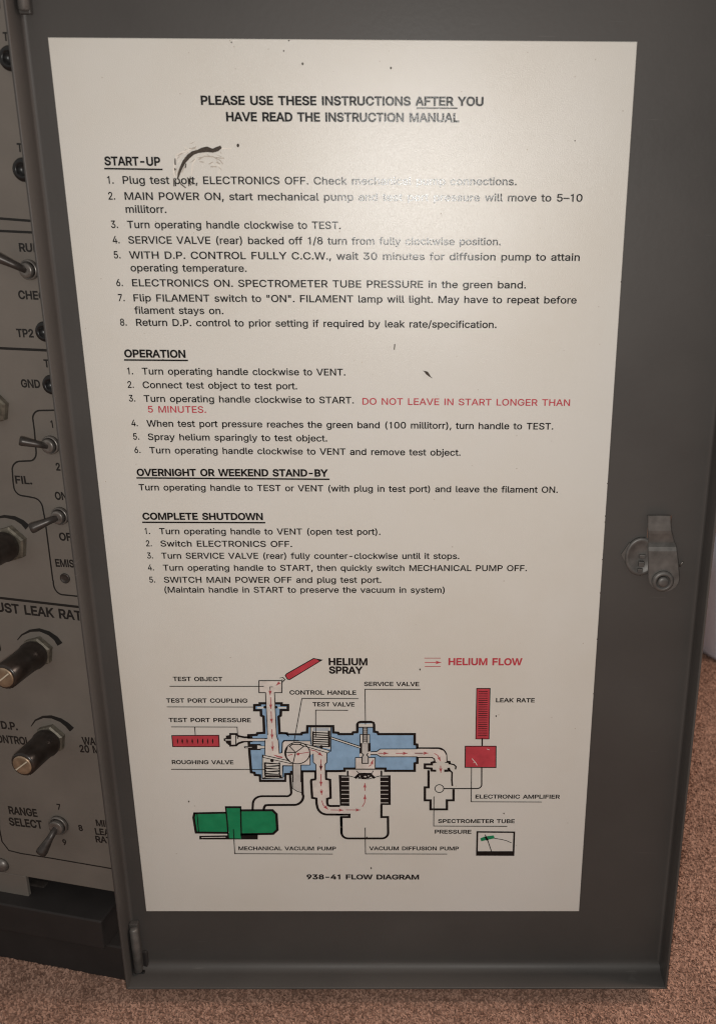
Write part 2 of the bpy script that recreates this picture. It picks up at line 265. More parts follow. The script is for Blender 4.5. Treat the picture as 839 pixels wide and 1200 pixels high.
# ------------------------------------------------------------------ flat printing: glyphs, strokes and filled shapes on a plane
GLYPHS = '''
" 321 78,318 70,509 136,509 128,318|193,318 185,509 250,509 243,318
' 206 78,318 70,509 136,509 128,318
( 273 89,207 101,324 132,441 177,539 236,539 191,428 161,313 151,207 160,115 188,16 236,-96 177,-96 139,-21 111,55 95,131
) 273 37,-96 86,18 113,116 122,207 112,313 82,428 37,539 97,539 142,441 173,323 184,207 178,130 161,53 134,-22 97,-96
, 188 38,-119 68,71 137,71 84,-119
- 453 337,244 337,188 114,188 114,244
. 188 95,-4 78,-1 63,9 53,24 50,41 53,59 63,73 78,83 95,87 113,83 128,73 138,59 141,41 138,24 128,9 113,-1
/ 249 235,533 71,-76 14,-76 178,533
0 453 227,-7 174,1 130,24 95,62 69,113 53,178 48,254 53,330 69,395 95,447 130,484 174,508 227,516 279,508 323,484 358,447 384,395 400,330 405,254 400,178 384,113 359,62 323,24 279,1|227,50 261,56 290,74 313,103 330,144 340,194 344,254 340,314 330,365 313,405 290,435 261,453 227,460 192,453 163,435 140,405 123,365 113,314 109,254 113,194 123,144 140,103 163,74 192,56
1 400 196,0 196,432 178,414 148,400 100,392 100,440 150,450 186,474 206,509 258,509 258,0
2 453 64,0 64,47 234,229 282,282 311,327 320,371 317,397 308,419 293,436 273,449 224,460 196,457 172,447 153,433 139,413 130,390 127,362 66,362 71,405 86,442 111,473 143,496 182,511 225,516 268,511 306,497 337,474 361,445 376,411 381,372 371,318 336,259 267,180 153,60 153,57 389,57 389,0
3 453 218,-7 173,-3 133,10 98,30 70,57 52,91 44,132 109,132 115,107 126,87 144,71 165,59 219,50 275,61 297,74 315,93 325,116 329,145 326,172 316,196 299,217 275,234 242,244 201,248 157,248 157,299 288,448 288,452 70,452 70,509 372,509 372,461 211,278 211,289 264,288 308,276 344,253 371,222 387,186 393,145 387,103 370,66 344,36 309,12 266,-2
4 453 40,105 40,158 247,509 311,509 109,166 109,163 413,163 413,105|282,0 282,121 282,146 282,318 343,318 343,0
5 453 221,-7 178,-2 140,11 108,32 83,60 66,93 60,130 122,130 127,108 138,89 173,60 221,50 250,53 276,64 298,82 314,104 324,131 328,162 324,193 314,221 297,244 275,262 248,273 218,277 167,268 128,246 67,253 96,509 366,509 366,452 151,452 134,301 136,301 178,325 229,334 263,330 294,321 321,306 345,285 364,260 379,231 388,199 391,163 385,117 369,76 343,41 309,15 268,-1
6 453 226,-7 182,-1 142,15 109,40 84,74 69,115 64,162 68,199 80,239 137,340 252,509 322,509 151,261 145,261 165,288 196,307 235,314 278,309 316,295 346,271 370,240 384,201 389,157 384,112 368,73 343,39 310,14 271,-2|226,48 254,52 279,63 299,79 314,101 324,128 327,157 324,187 314,213 299,235 279,251 254,262 226,265 198,262 174,252 153,235 138,214 128,188 125,158 128,128 138,102 153,79 174,63 198,52
7 453 97,0 323,448 323,452 62,452 62,509 391,509 391,449 165,0
8 453 226,-7 178,-2 136,11 101,33 74,62 57,96 52,135 55,166 65,195 81,220 101,241 125,256 153,265 153,267 119,282 93,308 76,342 70,380 75,417 90,450 114,477 146,498 184,511 226,516 269,511 306,498 337,477 361,450 377,417 382,380 376,342 359,308 333,282 300,267 300,265 327,256 351,241 372,220 387,195 397,166 401,135 395,96 378,62 352,33 317,11 275,-2|226,49 258,52 285,60 307,74 323,91 333,113 337,139 333,165 322,189 305,208 283,223 256,232 226,235 196,232 169,223 147,208 130,189 119,165 115,139 119,113 129,91 145,74 167,60 195,52|226,290 274,300 293,313 307,330 316,351 319,376 316,399 308,420 294,437 275,449 226,460 177,449 159,437 145,420 136,399 133,376 136,351 145,330 159,313 178,300
9 453 226,516 271,510 310,494 343,468 368,434 384,393 389,347 385,309 373,270 315,168 200,0 130,0 301,248 307,248 287,221 257,202 218,195 175,199 137,214 106,237 83,269 68,307 64,352 69,397 85,436 110,469 143,494 182,510|226,460 199,457 174,446 154,429 138,407 129,381 125,352 129,322 138,295 154,274 174,257 199,247 226,243 254,247 279,257 299,273 314,295 324,321 327,350 324,381 314,407 299,429 279,446 254,457
: 188 95,-4 78,-1 63,9 53,24 50,41 53,59 63,73 78,83 95,87 113,83 128,73 138,59 141,41 138,24 128,9 113,-1|95,271 78,274 63,284 53,299 50,316 53,334 63,349 78,359 95,362 113,359 128,349 138,334 141,316 138,299 128,284 113,274
A 480 16,0 201,509 276,509 463,0 395,0 239,440 85,0|110,142 110,199 370,199 370,142
B 456 60,0 60,509 241,509 289,504 329,491 359,469 381,442 394,410 398,374 395,344 387,320 356,286 315,267 315,262 339,257 363,245 385,227 402,203 414,173 418,136 413,100 400,67 377,39 344,18 301,4 247,0|125,57 245,57 296,63 330,80 349,105 355,137 352,161 342,184 327,203 306,218 279,228 248,231 125,231|125,285 238,285 288,296 308,309 323,326 333,348 336,372 330,403 313,429 283,446 240,452 125,452
C 510 267,-7 205,1 150,25 104,63 70,115 48,179 40,254 48,329 70,393 104,445 150,484 205,508 267,516 340,504 373,490 402,471 427,447 448,418 463,385 473,348 408,348 389,395 357,428 315,449 267,456 223,450 184,432 150,403 125,364 109,314 103,254 109,194 125,145 151,105 184,76 223,59 267,53 315,60 357,81 389,114 408,160 473,160 463,124 448,91 428,62 402,38 373,19 341,5 305,-4
D 502 219,0 96,0 96,57 215,57 272,63 318,81 354,110 379,149 394,198 399,255 394,312 379,361 354,399 320,428 275,446 221,452 93,452 93,509 225,509 294,501 353,478 399,441 433,391 455,329 462,255 455,181 433,119 398,68 351,31 291,8|125,509 125,0 60,0 60,509
E 419 60,0 60,509 372,509 372,452 125,452 125,286 355,286 355,229 125,229 125,57 375,57 375,0
F 410 60,0 60,509 369,509 369,452 125,452 125,278 346,278 346,221 125,221 125,0
G 520 269,-7 205,1 149,25 104,64 69,116 47,179 40,254 47,329 69,393 103,445 149,484 203,508 265,516 304,513 340,504 374,489 403,469 429,445 449,416 465,384 474,349 408,349 387,393 356,427 315,448 265,456 222,450 183,432 150,404 125,364 109,314 103,254 109,194 125,145 151,105 184,76 224,59 269,53 309,57 345,71 374,93 396,123 410,160 415,202 434,199 283,199 283,256 478,256 478,200 471,141 451,91 419,50 377,19 326,0
H 517 60,0 60,509 125,509 125,289 392,289 392,509 457,509 457,0 392,0 392,232 125,232 125,0
I 186 60,0 60,509 125,509 125,0
J 396 185,-7 124,3 75,33 44,81 33,145 33,173 98,173 98,145 104,104 122,74 149,56 185,50 220,56 248,74 266,104 272,145 272,509 336,509 336,145 326,81 294,33 246,3
K 467 104,145 104,216 139,261 174,303 212,344 364,509 448,509 231,276 228,276|60,0 60,509 125,509 125,334 124,225 125,193 125,0|372,0 188,259 228,309 449,0
L 393 60,0 60,509 125,509 125,57 361,57 361,0
M 628 60,0 60,509 152,509 314,80 476,509 568,509 568,0 504,0 504,420 342,0 286,0 124,420 124,0
N 523 60,0 60,509 132,509 399,98 399,509 463,509 463,0 391,0 125,411 125,0
O 533 267,-7 205,1 150,25 105,63 70,115 48,179 40,254 48,329 70,393 105,445 150,484 205,508 267,516 329,508 384,484 429,445 464,393 486,329 493,254 486,179 464,115 429,63 384,25 329,1|267,53 310,59 349,76 383,105 408,144 425,194 430,254 425,314 408,365 383,404 349,433 310,450 267,456 223,450 184,433 151,404 125,364 109,314 103,254 109,194 125,144 151,105 184,76 223,59
P 445 60,0 60,509 235,509 289,503 332,487 366,462 390,430 404,391 409,348 404,304 390,265 366,233 332,207 289,191 235,186 109,186 109,242 233,242 269,246 297,256 318,272 333,294 342,319 344,348 342,376 333,402 318,423 297,439 268,449 232,452 125,452 125,0
Q 533 245,159 313,159 369,85 384,65 468,-48 401,-48 346,27 331,46|267,-7 205,1 150,25 105,63 70,115 48,179 40,254 48,329 70,393 105,445 150,484 205,508 267,516 329,508 384,484 429,445 464,393 486,329 493,254 486,179 464,115 429,63 384,25 329,1|267,53 310,59 349,76 383,105 408,144 425,194 430,254 425,314 408,365 383,404 349,433 310,450 267,456 223,450 184,433 151,404 125,364 109,314 103,254 109,194 125,144 151,105 184,76 223,59
R 449 60,0 60,509 236,509 290,504 333,489 367,465 390,433 405,395 409,352 405,309 390,271 367,240 333,217 289,203 236,198 96,198 96,255 234,255 269,258 298,267 319,281 334,300 342,324 345,352 342,380 334,405 319,425 298,440 269,449 233,452 125,452 125,0|353,0 230,229 303,229 428,0
S 447 224,-9 172,-4 128,9 91,31 64,60 46,96 38,137 104,137 110,110 123,88 142,71 166,59 224,49 257,52 286,60 311,74 329,92 341,114 346,139 342,161 332,179 296,205 245,222 184,239 128,260 86,289 60,326 52,372 58,413 75,448 102,476 138,498 180,511 227,516 275,511 316,498 351,476 377,449 394,415 401,378 337,378 326,412 302,437 267,453 225,459 194,456 167,448 145,435 129,418 118,398 115,376 119,352 131,334 169,308 212,293 264,279 312,264 359,238 395,198 405,171 408,139 403,99 386,64 360,34 323,11 278,-4
T 449 32,452 32,509 417,509 417,452 257,452 257,0 193,0 193,452
U 517 259,-8 203,-2 154,15 114,43 85,80 66,124 60,173 60,509 124,509 124,178 128,144 141,113 160,87 187,68 220,56 259,52 298,56 331,68 357,87 377,113 389,144 393,178 393,509 457,509 457,173 451,124 433,80 403,43 363,15 315,-2
V 480 204,0 16,509 84,509 241,70 395,509 463,509 278,0
W 686 155,0 16,509 82,509 193,84 306,509 380,509 493,84 603,509 670,509 530,0 455,0 343,420 230,0
X 474 18,0 217,284 217,236 29,509 104,509 178,400 204,361 223,329 243,292 232,292 252,329 272,361 298,400 374,509 446,509 259,239 259,287 456,0 382,0 292,129 268,165 250,195 230,231 244,231 225,196 206,166 182,129 91,0
Y 472 203,0 203,208 16,509 91,509 192,344 222,292 250,230 224,230 251,293 280,344 381,509 455,509 268,208 268,0
Z 438 42,0 42,46 273,385 306,431 341,476 348,454 285,452 223,452 40,452 40,509 397,509 397,462 169,129 134,81 97,33 90,54 152,57 214,57 399,57 399,0
a 389 160,-9 126,-5 94,5 68,22 48,45 35,73 30,108 34,138 43,161 58,179 78,193 125,211 178,220 234,227 265,235 273,243 276,255 276,257 267,297 240,322 196,331 149,322 118,301 100,274 41,291 57,322 79,346 104,364 133,375 194,384 239,379 286,360 306,343 322,320 333,290 337,251 337,0 277,0 277,52 272,52 252,25 215,1|170,45 202,49 228,59 248,74 263,93 272,115 276,138 276,190 259,182 231,176 200,171 175,168 134,159 103,139 95,124 92,105 102,72 130,52
b 424 229,-8 198,-5 172,4 138,31 118,59 112,59 112,0 53,0 53,509 114,509 114,319 118,319 137,346 171,373 197,381 229,384 274,378 313,361 345,332 370,293 385,245 390,189 385,133 370,84 346,45 313,16 274,-2|220,47 253,51 279,66 301,88 316,117 325,151 328,189 325,227 316,261 301,290 280,311 253,325 220,330 188,325 161,312 140,291 125,263 116,229 113,189 116,150 125,115 140,86 162,65 188,51
c 396 207,-8 159,-2 117,16 82,46 56,85 40,133 34,187 40,243 56,291 82,330 117,360 159,378 207,384 260,377 305,356 340,322 362,277 303,262 290,289 270,311 242,325 207,330 173,325 145,310 124,287 108,258 99,224 96,187 99,151 108,117 124,89 145,66 173,51 207,46 243,52 271,66 292,89 304,117 363,102 341,56 306,21 261,-1
d 424 195,-8 151,-2 111,16 79,45 55,84 39,133 34,189 39,245 55,293 79,332 112,361 151,378 196,384 228,381 253,373 287,346 306,319 311,319 311,509 372,509 372,0 313,0 313,59 307,59 287,31 252,4 227,-5|205,47 236,51 263,65 284,86 299,115 309,150 312,189 309,229 300,263 284,291 263,312 237,325 205,330 172,325 145,311 124,290 108,261 99,227 96,189 99,151 109,117 124,88 145,66 172,51
e 404 212,-8 161,-2 117,16 82,46 56,85 40,132 34,187 39,242 55,290 81,329 115,359 157,378 205,384 266,374 294,361 319,341 341,315 357,282 368,242 371,194 371,169 75,169 75,221 338,221 310,202 307,237 298,269 283,294 263,314 237,326 205,330 173,326 146,313 125,294 109,270 99,241 96,211 96,178 100,139 110,106 128,80 151,61 179,50 212,46 254,53 285,73 306,105 365,91 353,63 335,39 311,19 283,4 249,-5
f 254 228,379 228,327 6,327 6,379|81,0 81,432 84,461 96,486 113,505 135,519 187,530 222,527 243,521 227,468 215,472 195,474 171,470 154,460 145,443 142,419 142,0
g 425 207,-151 168,-148 134,-140 82,-110 51,-69 101,-41 122,-66 154,-88 207,-97 249,-92 282,-75 304,-47 311,-6 311,68 306,68 287,41 252,16 227,8 195,5 152,10 113,27 80,53 55,90 39,136 34,191 39,246 55,293 80,332 112,361 152,378 196,384 228,382 253,373 288,346 308,319 313,319 313,379 372,379 372,-9 367,-54 350,-90 324,-117 291,-136 251,-147|205,59 237,63 264,75 285,95 300,121 309,154 312,193 309,231 300,264 285,291 264,312 237,325 205,330 172,325 145,312 124,290 109,262 99,229 96,193 99,155 109,123 124,96 145,76 172,63
h 410 114,227 114,0 53,0 53,509 114,509 114,287 102,287 124,332 152,362 187,379 227,384 264,380 295,369 321,349 341,321 353,285 357,240 357,0 296,0 296,235 290,275 273,304 246,323 210,329 184,326 161,317 141,303 126,283 117,257
i 167 53,0 53,379 114,379 114,0|84,443 67,446 54,455 44,468 41,483 44,499 54,512 67,521 84,524 100,521 114,512 123,499 126,483 123,468 114,455 100,446
j 167 53,379 114,379 114,-30 111,-63 102,-90 86,-113 65,-129 37,-139 4,-143 -10,-143 -10,-87 2,-87 25,-83 40,-72 50,-54 53,-29|83,443 67,446 53,455 44,468 41,483 44,499 53,512 67,521 83,524 100,521 114,512 123,499 126,483 123,468 114,455 100,446
k 381 110,137 110,212 121,212 284,379 360,379 184,199 177,199|53,0 53,509 114,509 114,0|294,0 148,186 191,229 372,0
l 189 139,-2 101,3 74,20 58,47 53,84 53,509 114,509 114,99 120,62 130,54 146,52 160,53 170,54 181,3 162,-1
m 610 53,0 53,379 112,379 112,295 108,295 118,323 132,346 172,376 219,386 257,380 287,361 309,331 321,295 312,295 322,321 337,343 381,375 437,386 468,383 497,372 522,354 541,328 553,296 557,255 557,0 496,0 496,254 490,289 473,313 447,326 419,330 395,328 374,320 345,290 335,247 335,0 274,0 274,260 269,288 253,311 229,326 199,330 158,320 140,307 126,289 117,266 114,238 114,0
n 410 114,227 114,0 53,0 53,379 112,379 112,287 102,287 124,332 152,362 187,379 227,384 264,380 295,369 321,349 341,321 353,285 357,240 357,0 296,0 296,235 290,275 273,304 246,323 210,329 184,326 161,317 141,303 126,283 117,257
o 415 207,-8 159,-2 117,16 82,46 56,85 40,133 34,187 40,243 56,291 82,330 117,360 159,378 207,384 256,378 299,360 333,330 359,291 376,243 381,187 376,133 359,85 333,46 299,16 256,-2|207,46 242,51 270,66 292,89 307,117 316,151 319,187 316,224 307,258 292,287 270,310 242,325 207,330 173,325 145,310 124,287 108,258 99,224 96,187 99,151 108,117 124,89 145,66 173,51
p 424 53,-143 53,379 112,379 112,319 118,319 137,346 171,373 197,381 229,384 274,378 313,361 345,332 370,293 385,245 390,189 385,133 370,84 346,45 313,16 274,-2 229,-8 198,-5 173,4 138,31 118,59 114,59 114,-143|220,47 253,51 279,66 301,88 316,117 325,151 328,189 325,227 316,261 301,290 280,311 253,325 220,330 188,325 161,312 140,291 125,263 116,229 113,189 116,150 125,115 140,86 162,65 188,51
q 424 372,-143 311,-143 311,59 306,59 287,31 252,4 227,-5 195,-8 151,-2 111,16 79,45 55,84 39,133 34,189 39,245 55,293 79,332 112,361 151,378 196,384 228,381 253,373 287,346 307,319 313,319 313,379 372,379|205,47 236,51 263,65 284,86 299,115 309,150 312,189 309,229 300,263 284,291 263,312 237,325 205,330 172,325 145,311 124,290 108,261 99,227 96,189 99,151 109,117 124,88 145,66 172,51
r 259 53,0 53,379 112,379 112,321 115,321 130,347 152,367 181,380 213,385 229,384 243,384 243,322 230,324 207,326 182,323 159,315 140,301 126,284 117,262 114,237 114,0
s 365 182,-8 145,-5 112,3 84,18 62,38 45,63 36,94 94,107 105,79 124,60 150,49 181,45 217,50 244,62 262,81 268,103 265,121 254,136 237,147 212,155 149,170 104,186 72,208 53,237 47,274 51,305 65,332 87,354 115,370 149,381 187,384 223,381 254,372 279,358 299,339 324,290 268,277 258,298 243,316 219,328 187,333 156,329 131,317 114,299 109,277 112,258 124,243 172,223 229,209 275,194 306,171 325,142 331,107 326,75 312,47 290,24 260,6 223,-5
t 227 204,379 204,327 6,327 6,379|65,471 126,471 126,98 128,76 136,61 150,53 170,50 185,51 202,54 213,2 192,-3 168,-4 125,2 92,21 72,52 65,93
u 410 182,-5 146,-1 115,11 89,31 69,59 57,95 53,139 53,379 114,379 114,144 119,105 137,75 164,56 200,50 226,53 249,62 268,77 283,97 293,122 296,153 296,379 357,379 357,0 298,0 298,92 307,92 286,47 257,17 222,0
v 389 163,0 17,379 84,379 165,155 187,87 206,21 184,21 203,87 224,155 305,379 371,379 226,0
w 567 138,0 23,379 87,379 133,214 154,137 175,41 165,41 186,135 206,214 252,379 316,379 362,214 382,136 402,41 391,41 413,135 434,214 480,379 545,379 429,0 368,0 319,172 305,225 291,280 277,338 291,338 277,280 263,225 248,172 199,0
x 379 21,0 171,218 171,171 29,379 100,379 147,306 179,253 207,206 175,206 202,253 233,306 282,379 352,379 209,169 209,214 358,0 287,0 231,85 200,136 173,182 205,182 178,136 148,85 91,0
y 389 47,-139 61,-86 71,-87 104,-89 130,-74 151,-36 163,-1 17,379 84,379 195,66 305,379 371,379 204,-58 177,-107 139,-136 91,-145 65,-143
z 380 42,0 42,46 254,320 254,323 48,323 48,379 333,379 333,331 126,60 126,56 339,56 339,0
– 350 350,244 350,188 0,188 0,244
“ 300 52,318 104,509 151,509 121,318|175,318 228,509 274,509 244,318
” 300 52,318 82,509 151,509 98,318|175,318 205,509 274,509 222,318
'''
G = {}
for line in GLYPHS.strip('\n').split('\n'):
    ch, adv, rest = line.split(' ', 2)
    G[ch] = (int(adv)/1000, [[tuple(int(q)/1000 for q in p.split(',')) for p in c.split()] for c in rest.split('|')])
CAP = 0.509
def tidy(c):                                             # merge hair-short edges so that outlines can be thickened
    out = []
    for p in c:
        if out and math.hypot(p[0]-out[-1][0], p[1]-out[-1][1]) < 0.009: out[-1] = ((p[0]+out[-1][0])/2, (p[1]+out[-1][1])/2)
        else: out.append(p)
    return out
G = {k: (a, [tidy(c) for c in cs]) for k, (a, cs) in G.items()}
def fill2d(contours):
    """flat faces for closed outlines with holes"""
    cu = bpy.data.curves.new('fill', 'CURVE'); cu.dimensions = '2D'; cu.fill_mode = 'BOTH'
    for c in contours:
        sp = cu.splines.new('POLY'); sp.points.add(len(c)-1)
        for p, q in zip(sp.points, c): p.co = (q[0], q[1], 0, 1)
        sp.use_cyclic_u = True
    o = bpy.data.objects.new('fill', cu)
    me = o.to_mesh()
    vs = [(v.co.x, v.co.y) for v in me.vertices]; fs = [tuple(p.vertices) for p in me.polygons]
    o.to_mesh_clear(); bpy.data.objects.remove(o); bpy.data.curves.remove(cu)
    return vs, fs
def grow(c, w):
    n = len(c); out = []
    for i in range(n):
        a, b, d = np.array(c[i-1]), np.array(c[i]), np.array(c[(i+1) % n])
        e1 = (b-a)/max(np.linalg.norm(b-a), 1e-9); e2 = (d-b)/max(np.linalg.norm(d-b), 1e-9)
        n1 = np.array([e1[1], -e1[0]]); n2 = np.array([e2[1], -e2[0]]); m = n1+n2
        L = np.linalg.norm(m)
        if L < 0.2: m = n1; s = 1.0
        else: m = m/L; s = 1.0/max(np.dot(m, n1), 0.5)
        out.append(tuple(b + m*w*s))
    return out
def area(c): return sum(c[i-1][0]*c[i][1]-c[i][0]*c[i-1][1] for i in range(len(c)))
GC = {}
def glyph(ch, w):
    if (ch, w) not in GC:
        cs = G[ch][1]
        outer = max(cs, key=lambda c: abs(area(c))); sg = 1 if area(outer) > 0 else -1
        cs = [grow(c, w*sg) if w else c for c in cs]
        vs = []; ed = []
        for c in cs:
            b = len(vs); n = len(c); vs += [Vector(p) for p in c]; ed += [(b+k, b+(k+1) % n) for k in range(n)]
        res = delaunay_2d_cdt(vs, ed, [], 0, 1e-6)
        V = [(v.x, v.y) for v in res[0]]
        keep = []
        for f in res[2]:
            m = (sum(V[k][0] for k in f)/len(f), sum(V[k][1] for k in f)/len(f))
            if sum(winding(m, c) for c in cs)*sg > 0: keep.append(tuple(f))     # union of overlapping strokes, holes left open
        GC[ch, w] = (V, keep)
    return GC[ch, w]
def winding(p, c):
    r = 0
    for i in range(len(c)):
        (xa, ya), (xb, yb) = c[i-1], c[i]
        if (ya > p[1]) != (yb > p[1]):
            if p[0] < (xb-xa)*(p[1]-ya)/(yb-ya)+xa: r += 1 if yb > ya else -1
    return r
class Print:
    """flat artwork: P(px,py) gives plane coordinates, W(a,b,layer) gives the point in space"""
    def __init__(s, P, W): s.P = P; s.W = W; s.mb = MB()
    def poly(s, pts, mi, layer):
        vs, fs = fill2d([[tuple(s.P(*p)) for p in pts]])
        s.mb.add([s.W(a, b, layer) for a, b in vs], fs, mi)
    def stroke(s, pts, wpx, mi=0, layer=3, closed=False, widths=None):
        q = [np.array(s.P(*p)) for p in pts]
        k = float(np.linalg.norm(np.array(s.P(pts[0][0]+1, pts[0][1])) - np.array(s.P(*pts[0]))))
        n = len(q); vs = []; wpx = wpx*1.36 if wpx >= 1.8 else wpx*1.2 if wpx >= 1.4 else wpx*1.08
        for i in range(n):
            if closed: a, b, d = q[i-1], q[i], q[(i+1) % n]
            else: a, b, d = q[max(i-1, 0)], q[i], q[min(i+1, n-1)]
            e1 = b-a if np.linalg.norm(b-a) > 1e-9 else d-b
            e2 = d-b if np.linalg.norm(d-b) > 1e-9 else e1
            e1 = e1/np.linalg.norm(e1); e2 = e2/np.linalg.norm(e2)
            n1 = np.array([-e1[1], e1[0]]); n2 = np.array([-e2[1], e2[0]]); m = n1+n2; L = np.linalg.norm(m)
            m = n1 if L < 1e-6 else m/L
            h = (widths[i] if widths else wpx)*k/2; h2 = h/max(float(np.dot(m, n1)), 0.5)
            ext = np.zeros(2)
            if not closed and not widths:
                if i == 0: ext = -e2*h*0.6
                if i == n-1: ext = e1*h*0.6
            vs += [b+ext+m*h2, b+ext-m*h2]
        fs = [(2*i, 2*i+1, 2*((i+1) % n)+1, 2*((i+1) % n)) for i in range(n if closed else n-1)]
        s.mb.add([s.W(a, b, layer) for a, b in vs], fs, mi)
    def disc(s, c, r, mi, layer, n=20, ry=None):
        s.poly([(c[0]+r*math.cos(2*math.pi*k/n), c[1]+(ry or r)*math.sin(2*math.pi*k/n)) for k in range(n)], mi, layer)
    def ring(s, c, r, w, mi=0, layer=3, ry=None, n=32):
        s.stroke([(c[0]+r*math.cos(2*math.pi*k/n), c[1]+(ry or r)*math.sin(2*math.pi*k/n)) for k in range(n)], w, mi, layer, True)
    def text(s, body, x0, y0, x1, y1, cap, wt=0.0, mi=0, layer=2, capm=None, kx=None, track=None):
        """one line from (x0,y0) to (x1,y1) on its baseline; cap height in photo pixels (or metres as capm)"""
        a = np.array(s.P(x0, y0)); b = np.array(s.P(x1, y1)); L = np.linalg.norm(b-a); e = (b-a)/L
        up = np.array([-e[1], e[0]])
        if s.P(x0, y0-1)[1] < s.P(x0, y0)[1]: up = -up
        h = capm or abs(s.P(x0, y0-cap)[1]-s.P(x0, y0)[1])
        sz = h/CAP
        nat = sum(0.27 if c == ' ' else G[c][0] for c in body)
        nsp = body.count(' '); ng = len(body)
        full = L/sz
        k = kx or min(max(full/nat, 0.80), 1.45)
        left = full - nat*k
        if nsp and abs(left) > 1e-6: sp = left*0.65/nsp; tr = left*0.35/max(ng-1, 1)
        else: sp = 0; tr = left/max(ng-1, 1)
        x = 0.0
        first = G[body[0]][1]; x = -min(p[0] for c in first for p in c)*k
        for c in body:
            if c == ' ': x += 0.27*k + sp + tr; continue
            vs, fs = glyph(c, wt)
            s.mb.add([s.W(*(a + e*((x+p[0]*k)*sz) + up*(p[1]*sz)), layer) for p in vs], fs, mi)
            x += G[c][0]*k + tr
        return k
def arc(cx, cy, rx, ry, a0, a1, n=8):
    return [(cx+rx*math.cos(math.radians(a0+(a1-a0)*i/n)), cy+ry*math.sin(math.radians(a0+(a1-a0)*i/n))) for i in range(n+1)]

# ================================================================== the setting: carpet
def build_carpet():
    V = []; F4 = []; F3 = []; base = 4
    V.append(np.array([(-3, -3, GROUND), (3, -3, GROUND), (3, 6, GROUND), (-3, 6, GROUND)], float))
    def tufts(x0, x1, y0, y1, count, feather):
        nonlocal base
        x = rng.uniform(x0, x1, count); y = rng.uniform(y0, y1, count)
        edge = np.minimum(np.minimum(x-x0, x1-x), np.minimum(y-y0, y1-y))/feather
        k = rng.uniform(0, 1, count) < np.clip(edge, 0, 1)
        x = x[k]; y = y[k]; n = len(x)
        h = rng.uniform(0.0009, 0.0015, n); w = rng.uniform(0.0005, 0.0010, n); a = rng.uniform(0, math.pi, n)
        lx = rng.normal(0, 0.0013, n); ly = rng.normal(0, 0.0013, n)
        dx, dy = w*np.cos(a), w*np.sin(a); z0 = np.full(n, GROUND-0.0002)
        P = np.stack([np.stack([x-dx, y-dy, z0], 1), np.stack([x+dx, y+dy, z0], 1),
                      np.stack([x+dx*0.8+lx*0.6, y+dy*0.8+ly*0.6, GROUND+h*0.7], 1), np.stack([x-dx*0.8+lx*0.6, y-dy*0.8+ly*0.6, GROUND+h*0.7], 1),
                      np.stack([x+lx, y+ly, GROUND+h], 1)], 1).reshape(-1, 3)
        V.append(P); b = base+5*np.arange(n)[:, None]
        F4.append(b+np.array([[0, 1, 2, 3]])); F3.append(b+np.array([[3, 2, 4]])); base += 5*n
    tufts(-0.24, 0.72, -0.24, 0.10, 330000, 0.10)
    tufts(0.30, 0.86, 0.0, 0.62, 250000, 0.09)
    v = np.concatenate(V); f4 = np.concatenate([np.array([[0, 1, 2, 3]])]+F4); f3 = np.concatenate(F3)
    me = bpy.data.meshes.new('carpet')
    me.vertices.add(len(v)); me.vertices.foreach_set('co', v.astype(np.float32).ravel())
    loops = np.concatenate([f4.ravel(), f3.ravel()]).astype(np.int32)
    me.loops.add(len(loops)); me.loops.foreach_set('vertex_index', loops)
    starts = np.concatenate([np.arange(len(f4))*4, len(f4)*4+np.arange(len(f3))*3]).astype(np.int32)
    me.polygons.add(len(starts)); me.polygons.foreach_set('loop_start', starts)
    idx = np.zeros(len(starts), np.int32); idx[0] = 1; me.polygons.foreach_set('material_index', idx)
    me.materials.append(M['carpet']); me.materials.append(M['flat_shaded'])
    me.update(calc_edges=True); me.validate()
    o = bpy.data.objects.new('carpet', me); C.objects.link(o)
    tag(o, 'brown pink cut pile carpet under the open cabinet door', 'carpet', kind='structure')
build_carpet()

